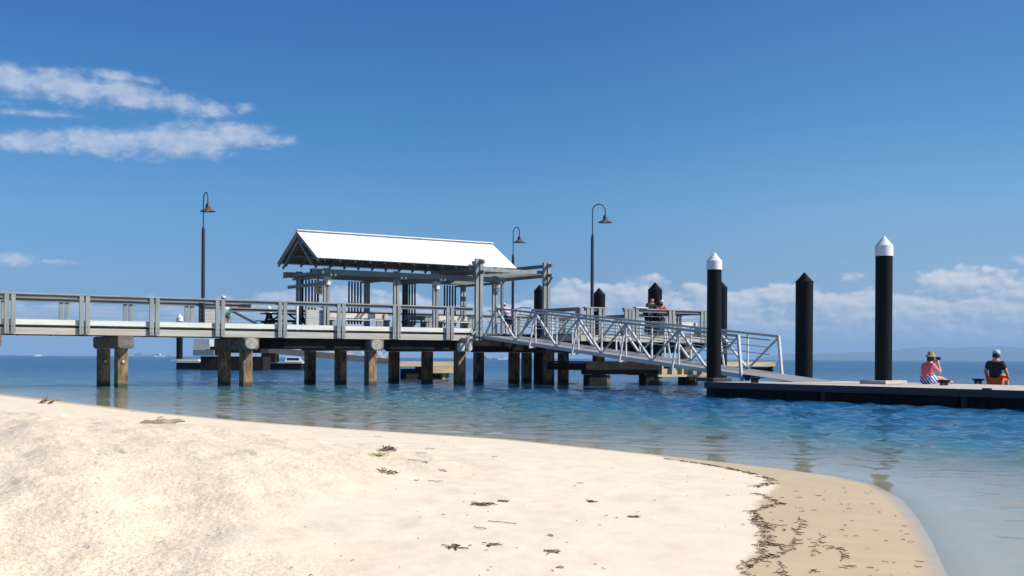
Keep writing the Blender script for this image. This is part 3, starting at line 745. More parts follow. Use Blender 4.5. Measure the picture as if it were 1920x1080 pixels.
mb = MB(); mb.add([(TN+.02, GV1-.02, gz(GV1)+.06), (TF-.02, GV1-.02, gz(GV1)+.06), (TF+.0, GV1-2.1, PZ+.02), (TN-.0, GV1-2.1, PZ+.02), (TN+.02, GV1-.02, gz(GV1)+.04), (TF-.02, GV1-.02, gz(GV1)+.04), (TF+.0, GV1-2.1, PZ+.004), (TN-.0, GV1-2.1, PZ+.004)], [(0, 1, 2, 3), (7, 6, 5, 4), (0, 4, 5, 1), (1, 5, 6, 2), (2, 6, 7, 3), (3, 7, 4, 0)])
mb.build('ramp_flap', M['grating'], gw)
for t in (TN+.05, TF-.05):
    mb = MB(); mb.prism([(GV1-.25+.085*math.cos(a), PZ+.09+.085*math.sin(a)) for a in np.linspace(0, 2*math.pi, 14, endpoint=False)], 'x', t-.04, t+.04); mb.build('roller', M['black_thing'], gw)
# entry handrails at the top of the gangway
mb = MB(); mb.tube([(TF+.02, .35, 2.1), (TF+.02, .35, 3.0), (TF+.02, -.2, 3.06), (TF+.02, -.9, 3.02)], .025, 8); mb.tube([(TF+.02, -.1, 2.0), (TF+.02, -.1, 3.04)], .02, 8); mb.build('entry_rail', M['alu'], gw)

# ------------------------------------------------------------------ near pontoon
pon = pier_thing('pontoon', 'long low pontoon with pale deck and black floats where two people sit', 'pontoon')
PT0, PT1, PV0, PV1 = 15.5, 20.85, -15.35, -48
mb = MB(); v = PV0
while v > PV1:
    v2 = max(v-4.1, PV1); mb.box(PT0+.09, PT1-.09, v2+.012, v-.012, PZ-.1, PZ-random.random()*.003); v = v2
mb.build('deck_slab', M['concrete'], pon)
mb = MB(); v = PV0
for a0, a1 in ((PT0, PT0+.088), (PT1-.088, PT1)):
    v = PV0
    while v > PV1:
        v2 = max(v-4.1, PV1); mb.box(a0, a1, v2+.008, v-.008, PZ-.17, PZ+.003); v = v2
mb.box(PT0, PT1, PV0+.003, PV0+.09, PZ-.17, PZ+.002)
mb.build('edge_waler', M['waler'], pon, bevel=.01)
for k in range(8):
    va = PV0-.15-k*4.1; vb = va-3.8
    mb = MB(); mb.box(PT0+.12, PT1-.12, vb, va, -.35, PZ-.172)
    for j in range(12): mb.box(PT0+.1, PT0+.119, va-.2-j*.31, va-.06-j*.31, -.3, PZ-.2)
    mb.build('float', M['float'], pon, bevel=.015)
for k in range(1, 8):
    mb = MB(); mb.box(PT0+.14, PT0+.4, PV0-k*4.1-.1, PV0-k*4.1+.05, -.2, PZ-.175); mb.build('float_joint', M['black_thing'], pon)
mb = MB(); mb.box(PT0+.02, PT0+.09, vpx(1848, PT0)-.1, vpx(1848, PT0)+.1, PZ+.004, PZ+.035); mb.build('deck_ring', M['black_thing'], pon)
def collar(t, v, s=.42):
    mb = MB()
    for a0, a1, b0, b1 in ((-s, s, -s, -s+.12), (-s, s, s-.12, s), (-s, -s+.12, -s+.121, s-.121), (s-.12, s, -s+.121, s-.121)):
        mb.box(t+a0, t+a1, v+b0, v+b1, PZ+.004, PZ+.1)
    mb.build('pile_collar', M['concrete'] if s > .4 else M['waler'], pon, bevel=.01)
def cleat(x, y, k=.19):
    p = on_z(x, y, PZ); t, v = tv(*p)
    mb = MB(); mb.box(t-.05, t+.05, v-.09, v-.04, PZ, PZ+.09); mb.box(t-.05, t+.05, v+.04, v+.09, PZ, PZ+.09)
    mb.tube([(t, v-k, PZ+.12), (t, v-.1, PZ+.105), (t, v+.1, PZ+.105), (t, v+k, PZ+.12)], [.018, .035, .035, .018], 8); mb.build('mooring_cleat', M['black_thing'], pon)
cleat(1770, 722.5); cleat(1834, 719.5); cleat(1415, 717.5)
# pile positions
def pile(x, D, dia, ztop, label, white, group):
    X = (x-960)/F*D; o = thing('mooring_pile', label, 'pile', (X, D, 0), 0, group); r = dia/2
    hc = r*(1.15 if white else 1.05)
    if white:
        sk = .62*dia
        mb = MB(); mb.lathe([(.001, -.9), (r, -.9), (r, ztop-hc-sk), (.001, ztop-hc-sk)], n=32); mb.build('sleeve', M['black'], o)
        mb = MB(); mb.lathe([(.001, ztop-hc-sk+.002), (r*1.06, ztop-hc-sk+.002), (r*1.06, ztop-hc), (r*.5, ztop-hc*.45), (.02, ztop), (.001, ztop)], n=32); mb.build('cap', M['white'], o)
    else:
        mb = MB(); mb.lathe([(.001, -.9), (r, -.9), (r, ztop-hc-.05), (.001, ztop-hc-.05)], n=32); mb.build('sleeve', M['black'], o)
        mb = MB(); mb.lathe([(.001, ztop-hc-.048), (r*1.03, ztop-hc-.048), (r*1.03, ztop-hc), (r*.5, ztop-hc*.48), (.02, ztop), (.001, ztop)], n=32); mb.build('cap', M['black'], o)
    return o
pile(1338.5, 35.3, .415, 1.05+199.5*35.3/F, 'black pile with white pointed cap at the left end of the pontoon', True, 'white capped piles')
pile(1656.5, 32.6, .447, 1.05+232*32.6/F, 'tallest black pile with white pointed cap rising through the middle of the pontoon', True, 'white capped piles')
t, v = tv((1338.5-960)/F*35.3, 35.3); collar(t, v, .36)
t, v = tv((1656.5-960)/F*32.6, 32.6); collar(t, v, .43)
def bp_(x, D, w, ytop, label): return pile(x, D, w*D/F, 1.05+(671+ROLL*(x-960)-ytop)*D/F, label, False, 'black coned piles')
bp_(1507.5, 42.0, 32.5, 511, 'black pile with black cone top standing alone right of the gangway')
bp_(1227.5, 50.6, 26.5, 529.5, 'black coned pile right behind the two anglers')
bp_(1122.5, 54.4, 23.5, 540, 'black coned pile just right of the lamp on the bay')
bp_(1011, 52.6, 21, 534, 'black coned pile half hidden by the right pergola post')
bp_(1351.5, 48.6, 23, 527, 'black coned pile partly hidden behind the white capped pile')

# ------------------------------------------------------------------ low landings
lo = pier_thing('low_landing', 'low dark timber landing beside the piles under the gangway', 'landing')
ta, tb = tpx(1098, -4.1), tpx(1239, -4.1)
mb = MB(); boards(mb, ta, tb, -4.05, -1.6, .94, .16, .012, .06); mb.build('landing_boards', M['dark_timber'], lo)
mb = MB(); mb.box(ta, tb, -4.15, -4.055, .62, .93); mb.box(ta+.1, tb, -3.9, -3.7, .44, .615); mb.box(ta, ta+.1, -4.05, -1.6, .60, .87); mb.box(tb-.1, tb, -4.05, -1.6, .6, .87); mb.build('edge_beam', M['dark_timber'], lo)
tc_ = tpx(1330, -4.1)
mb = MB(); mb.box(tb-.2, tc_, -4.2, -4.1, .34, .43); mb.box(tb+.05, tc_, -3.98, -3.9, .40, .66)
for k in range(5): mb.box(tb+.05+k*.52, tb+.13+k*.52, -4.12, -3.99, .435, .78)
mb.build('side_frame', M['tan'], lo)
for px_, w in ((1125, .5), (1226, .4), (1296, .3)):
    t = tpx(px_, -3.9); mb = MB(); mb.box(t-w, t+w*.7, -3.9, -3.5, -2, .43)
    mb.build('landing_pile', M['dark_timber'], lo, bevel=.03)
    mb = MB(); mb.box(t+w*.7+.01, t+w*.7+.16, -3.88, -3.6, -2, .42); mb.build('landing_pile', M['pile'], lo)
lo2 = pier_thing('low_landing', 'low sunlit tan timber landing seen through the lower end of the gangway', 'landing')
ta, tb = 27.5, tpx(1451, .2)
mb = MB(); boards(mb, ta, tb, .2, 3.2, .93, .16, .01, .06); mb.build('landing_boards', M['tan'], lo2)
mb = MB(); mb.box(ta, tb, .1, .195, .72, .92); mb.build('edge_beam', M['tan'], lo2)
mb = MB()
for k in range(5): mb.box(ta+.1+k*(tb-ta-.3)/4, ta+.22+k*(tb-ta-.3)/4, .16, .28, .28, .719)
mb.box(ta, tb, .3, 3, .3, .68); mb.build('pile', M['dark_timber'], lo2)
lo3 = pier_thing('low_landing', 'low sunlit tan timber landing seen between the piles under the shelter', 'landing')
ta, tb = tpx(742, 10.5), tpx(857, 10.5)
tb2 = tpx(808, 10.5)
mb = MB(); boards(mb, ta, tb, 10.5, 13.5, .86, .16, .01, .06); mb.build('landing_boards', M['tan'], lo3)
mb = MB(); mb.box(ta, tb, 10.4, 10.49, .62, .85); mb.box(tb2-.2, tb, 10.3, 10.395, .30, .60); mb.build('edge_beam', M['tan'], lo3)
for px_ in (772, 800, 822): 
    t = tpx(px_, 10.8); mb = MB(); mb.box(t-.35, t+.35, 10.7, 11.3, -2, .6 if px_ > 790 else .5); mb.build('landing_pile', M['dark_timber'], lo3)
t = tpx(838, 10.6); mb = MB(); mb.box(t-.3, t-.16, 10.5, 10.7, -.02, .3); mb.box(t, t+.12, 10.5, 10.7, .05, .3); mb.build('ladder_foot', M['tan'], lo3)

# ------------------------------------------------------------------ far ferry landing
fd = 97.0
def fx(px, D=fd): return (px-960)/F*D
def fz(py, D=fd, px=500): return H-(py-671-ROLL*(px-960))/F*D
fp = thing('pontoon', 'distant dark pontoon seen under the left half of the jetty', 'pontoon', (fx(330), fd, 0))
Lw = fx(566)-fx(330)
mb = MB(); mb.box(0, Lw, 0, 5, .52, .64); mb.build('deck_slab', M['concrete'], fp)
for k in range(4):
    mb = MB(); mb.box(k*Lw/4+.1, (k+1)*Lw/4-.1, .05, 4.9, -.3, .51); mb.build('float', M['float'], fp)
for x, zt, lb in ((336.5, fz(588), 'distant white capped pile at the left end of the far pontoon'), (504, fz(572), 'distant white capped pile seen above the picnic table')):
    pile(x, fd+1.6, .5, zt, lb, True, 'far white capped piles')
mb = MB(); mb.box(-.6, 1.6, .6, 2.4, .645, .8); mb.build('pile_collar', M['cream'], fp)
fl = thing('ferry_landing', 'grey boxed landing structure on dark supports left of the second jetty bent', 'landing', (fx(363, 92), 92, 0))
w1 = fx(400, 92)-fx(363, 92)
mb = MB(); mb.box(0, w1*.8, 0, 3, fz(655, 92, 380), fz(636, 92, 380)); mb.build('cabin_panel', M['panel'], fl)
mb = MB(); mb.box(.0, w1*1.05, -.2, 3, fz(667, 92, 380), fz(656, 92, 380)); mb.build('platform_edge', M['rail'], fl)
mb = MB(); mb.box(w1*.32, w1*3.5, .2, 3, -.3, fz(668, 92, 380)); mb.build('support_base', M['dark_timber'], fl)
mb = MB(); mb.box(w1*.6, w1*3.4, .1, 3, fz(655, 92, 380)-.25, fz(652, 92, 380)+.1); mb.build('platform_deck', M['dark_timber'], fl)
fg = thing('gangway', 'distant grey truss gangway seen between the jetty piles', 'gangway', (0, 0, 0))
A0 = Vector((fx(470, 95), 95, fz(653, 95, 470))); A1 = Vector((fx(735, 103), 103, fz(678, 103, 735)))
for off in (0, 1.8):
    o2 = Vector((-.2, off, 0)); u2 = Vector((0, 0, 1.25))
    mb = MB(); mb.beam(A0+o2, A1+o2, .12, .5); mb.build('bottom_chord', M['alu_dark'] if off else M['waler'], fg)
    mb = MB(); mb.beam(A0+o2+u2, A1+o2+u2, .12, .12); mb.build('top_chord', M['alu'], fg)
    n = 8
    for k in range(n):
        a = A0.lerp(A1, k/n)+o2; b_ = A0.lerp(A1, (k+1)/n)+o2; c = (a+b_)/2
        mb = MB(); mb.beam(a+u2, c+Vector((0, 0, .25)), .1, .1); mb.build('diagonal', M['alu'], fg)
        mb = MB(); mb.beam(c+Vector((0, 0, .25)), b_+u2, .1, .1); mb.build('diagonal', M['alu_dark'], fg)
        mb = MB(); mb.beam(a+Vector((0, 0, .25)), a+u2, .08, .08); mb.build('upright', M['alu'], fg)
mb = MB(); c = A0.lerp(A1, .12); mb.box(c.x-.6, c.x+.5, c.y, c.y+1.5, .6, c.z-.25); mb.build('trestle', M['dark_timber'], fg)
# moored boat beyond the far pontoon
def motor_boat(px, D, L, label, rz=0, sail=False):
    o = thing('boat', label, 'boat', (fx(px, D), D, 0), rz, 'boats far out on the water')
    prof = [(-.5, .0), (-.5, .13), (0, .14), (.42, .19), (.5, .2), (.4, .0)]
    mb = MB(); mb.prism([(a*L, b_*L*.9) for a, b_ in prof], 'y', -.14*L, .14*L); mb.build('hull', M['white'], o)
    mb = MB(); mb.prism([(-.3*L, .14*L), (-.26*L, .29*L), (.08*L, .29*L), (.2*L, .15*L)], 'y', -.1*L, .1*L); c = mb.build('cabin', M['white'], o)
    mb = MB(); mb.box(-.24*L, .06*L, -.104*L, .104*L, .2*L, .26*L); mb.build('cabin_window', M['black_thing'], c)
    if sail:
        mb = MB(); mb.tube([(0, 0, .1*L), (0, 0, 1.2*L)], .012*L, 6); mb.build('mast', M['alu'], o)
    return o
motor_boat(556, 112, 3.6, 'small white boat moored behind the far pontoon under the jetty', R(10))
motor_boat(72, 1500, 9, 'tiny white boat on the horizon at the far left', R(20))
motor_boat(298, 1300, 11, 'tiny white boat on the horizon right of the first jetty bent')
motor_boat(912, 1100, 8, 'tiny pale boat on the horizon between the middle piles', R(-15))
motor_boat(943, 700, 6, 'small white boat out at sea between the middle piles', R(5), True)
sk_ = thing('town_skyline', 'hazy low town blocks on the horizon right of the first jetty bent', 'buildings', (fx(275, 7000), 7000, -1))
for i, (px_, w, hh_) in enumerate(((252, 4, 6), (258, 3, 9), (263, 4, 5), (279, 5, 4), (286, 3, 6), (268, 10, 3), (312, 8, 3))):
    mb = MB(); x = fx(px_, 7000)-fx(275, 7000); s = 7000/F; mb.box(x, x+w*s, i*3, i*3+60, 0, hh_*s*.8); mb.build('tower_block', M['rail'], sk_)

# ------------------------------------------------------------------ people
def skin_obj(name, J, E, mat, parent, sub=2, root='pel'):
    names = list(J); idx = {n: i for i, n in enumerate(names)}
    me = bpy.data.meshes.new('tmp'); me.from_pydata([J[n][:3] for n in names], [(idx[a], idx[b]) for a, b in E], [])
    o = bpy.data.objects.new('tmp', me); COL.objects.link(o)
    o.modifiers.new('s', 'SKIN'); 
    if not me.skin_vertices: return None
    for n in names:
        r = J[n][3]; r = r if isinstance(r, tuple) else (r, r)
        me.skin_vertices[0].data[idx[n]].radius = r
        me.skin_vertices[0].data[idx[n]].use_root = (n == root)
    ss_ = o.modifiers.new('ss', 'SUBSURF'); ss_.levels = sub; ss_.render_levels = sub
    dg = bpy.context.evaluated_depsgraph_get(); ev = o.evaluated_get(dg)
    m2 = bpy.data.meshes.new_from_object(ev); bpy.data.objects.remove(o)
    m2.name = name; m2.materials.clear(); m2.materials.append(mat)
    m2.polygons.foreach_set('use_smooth', np.ones(len(m2.polygons), bool)); m2.update()
    ob = bpy.data.objects.new(name, m2); COL.objects.link(ob); ob.parent = parent; return ob
def lerp(a, b, t): return tuple(a[i]+(b[i]-a[i])*t for i in range(3))
def add_hand(J, E, s, wrist, d, side):
    d = Vector(d).normalized(); sx = Vector(side).normalized()
    w = Vector(wrist); p = w+d*.05
    J['palm'+s] = (*p, .034); E.append(('wr'+s, 'palm'+s))
    for k, (o, L) in enumerate(((-.027, .062), (-.009, .074), (.009, .07), (.026, .055))):
        a = p+d*.035+sx*o; b_ = a+d*L*.55+Vector((0, 0, -.006)); c = b_+d*L*.45+Vector((0, 0, -.02))
        for j, q_ in enumerate((a, b_, c)): J['f%s%d%d' % (s, k, j)] = (*q_, .0095-.001*j)
        E += [('palm'+s, 'f%s%d0' % (s, k)), ('f%s%d0' % (s, k), 'f%s%d1' % (s, k)), ('f%s%d1' % (s, k), 'f%s%d2' % (s, k))]
    a = w+d*.02-sx*.035; b_ = a+d*.035-sx*.022
    J['t%s0' % s] = (*a, .012); J['t%s1' % s] = (*b_, .0095); E += [('wr'+s, 't%s0' % s), ('t%s0' % s, 't%s1' % s)]
def person(label, loc, rz, P, cloth, scale=1.0, hat=None, hair=None, hatmat=None, group=None):
    """P: joints pel, ch(est), nk, hd, shL/R, elL/R, wrL/R, hpL/R, knL/R, anL/R, toL/R in local metres (facing +y)"""
    o = thing('person', label, 'person', loc, rz, group); o.scale = (scale,)*3
    rad = dict(pel=(.15, .11), wa=(.14, .1), ch=(.165, .11), nk=.058, hd=(.078, .092), ht=(.06, .072), jw=(.055, .06), hp=.095, kn=.062, an=.042, he=.04, to=.036, sh=.07, el=.046, wr=.03)
    J = {}; E = []
    for k, p in P.items(): J[k] = (*p, rad[k[:2] if k[:2] in rad else k[:3]])
    J['wa'] = (*lerp(P['pel'], P['ch'], .5), rad['wa'])
    h = Vector(P['hd']); nkv = Vector(P['nk']); up = (h-nkv).normalized()
    J['ht'] = (*(h+up*.085), rad['ht'])
    J['nose'] = (*(h+Vector(P.get('look', (0, 1, 0)) if False else (0, .098, -.01))), .012)
    J['ea'] = (*(h+Vector((.083, 0, 0))), .014); J['eb'] = (*(h+Vector((-.083, 0, 0))), .014)
    E = [('pel', 'wa'), ('wa', 'ch'), ('ch', 'nk'), ('nk', 'hd'), ('hd', 'ht'), ('hd', 'nose'), ('hd', 'ea'), ('hd', 'eb')]
    for s in 'LR':
        E += [('ch', 'sh'+s), ('sh'+s, 'el'+s), ('el'+s, 'wr'+s), ('pel', 'hp'+s), ('hp'+s, 'kn'+s), ('kn'+s, 'an'+s), ('an'+s, 'to'+s)]
        d = Vector(P['wr'+s])-Vector(P['el'+s]); sd = d.cross(Vector((0, 0, 1))); sd = sd if sd.length > .01 else Vector((1, 0, 0))
        add_hand(J, E, s, P['wr'+s], d, sd if s == 'R' else -sd)
    body = skin_obj('body', J, E, M['skin'], o)
    # clothes follow the same joints
    for name, mat, keys, grow in cloth:
        CJ = {}; CE = []
        for k in keys:
            if isinstance(k, tuple): a, b_, t = k; CJ[a+b_] = (*lerp(J[a], J[b_], t), (J[a][3] if not isinstance(J[a][3], tuple) else J[a][3][0]*.6)*1.0+grow*1.1)
            else:
                r = J[k][3]; r = (r[0]+grow, r[1]+grow) if isinstance(r, tuple) else r+grow; CJ[k] = (*J[k][:3], r)
        for k in keys:
            if isinstance(k, tuple): CE.append((k[0], k[0]+k[1]))
        for a, b_ in E:
            if a in CJ and b_ in CJ: CE.append((a, b_))
        if name.startswith('shirt') and 'pel' in CJ:
            r = CJ['pel'][3]; CJ['pel'] = (*CJ['pel'][:3], r)
        skin_obj(name, CJ, CE, M[mat], o, root='pel' if 'pel' in CJ else keys[0])
    hx = h+Vector((0, -.008, .035))
    if hair:
        mb = MB(); prof = [(.001, .105), (.05, .095), (.085, .06), (.1, 0), (.098, -.06), (.075, -.12 if hair == 'long' else -.06), (.001, -.12 if hair == 'long' else -.06)]
        mb.lathe(prof, (h.x, h.y-.022, h.z+.01), 18, .95, 1.0); mb.build('hair', M['hair'] if hair != 'grey' else M['cap_grey'], o)
    if hat == 'cap':
        mb = MB(); mb.lathe([(.098, -.01), (.103, .03), (.092, .07), (.06, .1), (.001, .112)][::-1], (h.x, h.y, h.z+.045), 20, .95, 1.08); mb.prism([(-.07, h.y+.08), (.07, h.y+.08), (.05, h.y+.17), (-.05, h.y+.17)], 'z', h.z+.045, h.z+.055)
        mb.build('cap', M[hatmat], o)
    if hat == 'brim':
        mb = MB(); mb.lathe([(.001, .13), (.05, .125), (.085, .09), (.1, .03), (.15, .0), (.158, -.015), (.153, -.022), (.1, .01), (.001, .02)], (h.x, h.y-.01, h.z+.06), 22, .92, 1.05); mb.build('hat', M[hatmat], o)
    return o
def lean_pose(b=1.0):      # standing, bent forward over a rail
    return dict(pel=(0, -.05, .93), ch=(0, .17*b, 1.27-.06*b), nk=(0, .27*b, 1.45-.1*b), hd=(0, .36*b, 1.57-.13*b),
                shL=(-.17, .22*b, 1.37-.08*b), shR=(.17, .22*b, 1.37-.08*b), elL=(-.27, .33*b, 1.12-.03*b), elR=(.27, .33*b, 1.12-.03*b),
                wrL=(-.17, .46*b, 1.06), wrR=(.17, .46*b, 1.06), hpL=(-.1, -.05, .88), hpR=(.1, -.05, .88), knL=(-.11, .02, .48), knR=(.11, -.02, .48),
                anL=(-.12, -.05, .07), anR=(.12, -.1, .07), toL=(-.13, .12, .035), toR=(.14, .07, .035))
SHIRT = ['pel', 'wa', 'ch', 'shL', 'shR', ('shL', 'elL', .75), ('shR', 'elR', .75)]
SHORTS = ['pel', 'hpL', 'hpR', ('hpL', 'knL', .85), ('hpR', 'knR', .85)]
def shirt_keys(sl): return ['pel', 'wa', 'ch', 'shL', 'shR', ('shL', 'elL', sl), ('shR', 'elR', sl)]
TROUS = ['pel', 'hpL', 'hpR', 'knL', 'knR', ('knL', 'anL', .9), ('knR', 'anR', .9)]
# seated man (back edge of the pontoon, seen from behind, knees to the right)
px_p = on_z(1866, 719.5, PZ)
sit = dict(pel=(0, 0, .13), ch=(0, .02, .43), nk=(0, .05, .61), hd=(0, .09, .735), shL=(-.18, .02, .52), shR=(.18, .02, .52),
           elL=(-.25, -.02, .29), elR=(.27, .05, .28), wrL=(-.2, .16, .16), wrR=(.24, .27, .19), hpL=(-.1, .05, .1), hpR=(.1, .05, .1),
           knL=(-.12, .46, .17), knR=(.14, .46, .2), anL=(-.1, .55, -.18), anR=(.15, .55, -.17), toL=(-.1, .68, -.24), toR=(.15, .68, -.23))
person('seated man in charcoal t-shirt, orange shorts and pale cap on the pontoon edge', (px_p[0], px_p[1], PZ), R(-38), sit,
       [('shirt', 'charcoal', shirt_keys(.7), .022), ('shorts', 'orange', SHORTS, .02)], 1.06, 'cap', 'short', 'cap_grey')
px_p = on_z(1737, 720, PZ)
sitw = dict(pel=(0, 0, .13), ch=(0, .05, .4), nk=(0, .11, .57), hd=(0, .17, .69), shL=(-.15, .08, .49), shR=(.15, .08, .49),
            elL=(-.2, .27, .38), elR=(.22, .28, .3), wrL=(-.06, .34, .58), wrR=(.07, .36, .56), hpL=(-.1, .05, .11), hpR=(.1, .05, .11),
            knL=(-.14, .38, .26), knR=(.13, .4, .16), anL=(-.02, .5, .06), anR=(.18, .62, .06), toL=(.0, .66, .05), toR=(.2, .78, .05))
wm = person('seated woman in coral pink top and straw hat taking a picture on the pontoon', (px_p[0], px_p[1], PZ), R(-62), sitw,
       [('top', 'pink', shirt_keys(.45), .02), ('skirt', 'stripe', ['pel', 'wa', 'hpL', 'hpR', ('hpL', 'knL', .75), ('hpR', 'knR', .75)], .045)], 1.0, 'brim', 'long', 'straw')
a = R(-62); cx_, cy_ = .0, .40
cam_o = thing('camera', 'small black camera held up by the seated woman', 'camera', (px_p[0]+1.04*(cx_*math.cos(a)-cy_*math.sin(a)), px_p[1]+1.04*(cx_*math.sin(a)+cy_*math.cos(a)), PZ+.66*1.04), a)
mb = MB(); mb.box(-.065, .065, -.02, .03, -.045, .045); mb.build('camera_body', M['black_thing'], cam_o, bevel=.008); mb = MB(); mb.prism([(.032*math.cos(x), .032*math.sin(x)) for x in np.linspace(0, 6.28, 13)[:-1]], 'y', .03, .1); mb.build('lens', M['black_thing'], cam_o)
# anglers on the bay, leaning on the rail and facing the camera
t = tpx(1221, -2.4); p = W(t, -2.25, DZ)
lp = lean_pose(.55); person('bald angler in a black top leaning on the bay railing', p, R(180)+PA, lp, [('shirt', 'charcoal', shirt_keys(.95), .022), ('trousers', 'navy', TROUS, .02)], .93)
t = tpx(1242, -2.4); p = W(t, -2.2, DZ)
person('angler with pink scarf top and pale hat leaning on the bay railing', p, R(160)+PA, lean_pose(.7), [('shirt', 'pink', shirt_keys(.95), .02), ('shorts', 'charcoal', SHORTS, .02)], .88, 'cap', 'long', 'cap_grey')
# person at the far rail seen through the gangway, and one behind the left cabinet
p = W(tpx(952, 5.9), 5.9, DZ)
person('person in pale lilac shirt leaning on the far railing behind the gangway top', p, PA, lean_pose(1.0), [('shirt', 'lilac', shirt_keys(.8), .025), ('shorts', 'navy', SHORTS, .025)], .98, 'cap', 'short', 'cap_grey')
p = W(tpx(424, 6.0), 6.05, DZ)
person('person in white shirt and green shorts standing behind the railing right of the cabinet', p, PA, lean_pose(.9), [('shirt', 'white_cloth', shirt_keys(.8), .025), ('shorts', 'green_cloth', SHORTS, .025)], .9, 'cap', 'short', 'white_cloth')
# pale pink pole slanting down beside that person
pp = pier_thing('pole', 'pale pink pole slanting down to the right behind the jetty railing', 'pole', 0, 0, 0)
a = W(tpx(436, 4.2), 4.2, 0); t0_ = tpx(436, 4.2); t1_ = tpx(484, 3.9)
mb = MB(); mb.tube([(t0_, 4.2, fz(586, 48, 436)), (t1_, 3.9, fz(611, 49, 484))], .05, 8); mb.build('shaft', simple('pale_pink_plastic', (.8, .6, .68), rough=.5), pp)
mb = MB(); mb.tube([(t0_-.14, 4.2, fz(584, 48, 436)+.03), (t0_+.02, 4.2, fz(586, 48, 436))], .06, 8); mb.build('grip', M['white'], pp)

# ------------------------------------------------------------------ beach litter
def szf(x, y): return float(sand_z(np.array([x]), np.array([y]))[0])
def strand(mb, x, y, L, w, ang, curl=.4, lift=.004, th=.004, n=5):
    pts = []; a = ang
    for i in range(n):
        pts.append((x, y)); a += random.uniform(-curl, curl); x += math.cos(a)*L/(n-1); y += math.sin(a)*L/(n-1)
    vs = []
    zz = sand_z(np.array([p[0] for p in pts]), np.array([p[1] for p in pts]))
    for i, (p, z) in enumerate(zip(pts, zz)):
        j = min(i, n-2); dx = pts[j+1][0]-pts[j][0]; dy = pts[j+1][1]-pts[j][1]; l = math.hypot(dx, dy)+1e-6
        ww = w*(.35+.65*math.sin(math.pi*(i+.5)/n))/2; nx = -dy/l*ww; ny = dx/l*ww
        h = z+lift*random.uniform(.3, 2.0)
        vs += [(p[0]+nx, p[1]+ny, h), (p[0]-nx, p[1]-ny, h), (p[0], p[1], h+th)]
    fs = []
    for i in range(n-1): a0 = 3*i; fs += [(a0, a0+3, a0+5, a0+2), (a0+2, a0+5, a0+4, a0+1), (a0+1, a0+4, a0+3, a0)]
    mb.add(vs, fs+[(0, 2, 1), (3*n-3, 3*n-2, 3*n-1)], True)
# wrack line
wl = [(1240, 853.5), (1300, 862), (1360, 873), (1410, 886), (1440, 895), (1450, 903), (1415, 914), (1440, 922), (1462, 929), (1430, 940), (1412, 948), (1425, 963), (1432, 980), (1438, 995), (1425, 1010), (1440, 1025), (1405, 1036), (1400, 1050), (1412, 1065), (1395, 1085), (1400, 1120)]
mb = MB()
def scat(pts, n, spread, lenr, wr_, zz=.09, dens=None):
    W_ = [on_z(a, b_, zz) for a, b_ in pts]
    seg = [math.hypot(W_[i+1][0]-W_[i][0], W_[i+1][1]-W_[i][1]) for i in range(len(W_)-1)]; tot = sum(seg)
    for _ in range(n):
        r = random.random()*tot; i = 0
        while r > seg[i] and i < len(seg)-1: r -= seg[i]; i += 1
        f = r/seg[i]; x = W_[i][0]+(W_[i+1][0]-W_[i][0])*f; y = W_[i][1]+(W_[i+1][1]-W_[i][1])*f
        px_y = pts[i][1]
        sp = spread*(.25 if px_y < 890 else .5 if px_y < 945 else 1.0)
        strand(mb, x+random.gauss(0, sp), y+random.gauss(0, sp), random.uniform(*lenr), random.uniform(*wr_), math.atan2(W_[i+1][1]-W_[i][1], W_[i+1][0]-W_[i][0])+random.gauss(0, .9))
scat(wl[:7], 170, .014, (.02, .08), (.004, .009), .06)
scat(wl[6:], 330, .019, (.012, .06), (.002, .006), .1)
scat([(1500, 955), (1498, 970), (1490, 990), (1492, 1008), (1470, 1022), (1455, 1030)], 46, .004, (.03, .06), (.002, .005))
scat([(1455, 1028), (1465, 1045), (1475, 1068), (1485, 1090)], 34, .004, (.03, .06), (.002, .005))
scat([(1540, 985), (1530, 1010), (1520, 1050), (1530, 1085)], 24, .006, (.02, .05), (.002, .005))
scat([(1440, 968), (1480, 982)], 9, .004, (.04, .09), (.003, .006)); scat([(1430, 1000), (1468, 1012)], 10, .004, (.04, .08), (.006, .01))
scat([(1565, 1005), (1580, 1025), (1600, 1040), (1620, 1055)], 16, .006, (.03, .07), (.004, .009))
wr_o = mb.build('seaweed_wrack', M['weed']); tag(wr_o, 'ragged line of dark dried seaweed between dry and wet sand', kind='stuff')
mb = MB()
for _ in range(80):
    x_ = random.uniform(1430, 1730); y_ = random.uniform(905, 1080)
    w_ = on_z(x_, y_, .06)
    if float(wetness(np.array([w_[0]]), np.array([w_[1]]))[0]) < .05 or shore_d(w_[0], w_[1]) < .1: continue
    strand(mb, w_[0], w_[1], random.uniform(.008, .05), random.uniform(.0015, .0045), random.gauss(-.5, .6))
for _ in range(130):
    x_ = random.uniform(20, 1400); y_ = 1080-(random.random()**1.3)*300
    w_ = on_z(x_, y_, .25)
    if shore_d(w_[0], w_[1]) < .8: continue
    strand(mb, w_[0], w_[1], random.uniform(.005, .022), random.uniform(.0015, .004), random.gauss(0, .8))
lit = mb.build('seaweed_litter', M['leaf_brown']); tag(lit, 'tiny scattered seaweed and shell crumbs over the sand', kind='stuff')
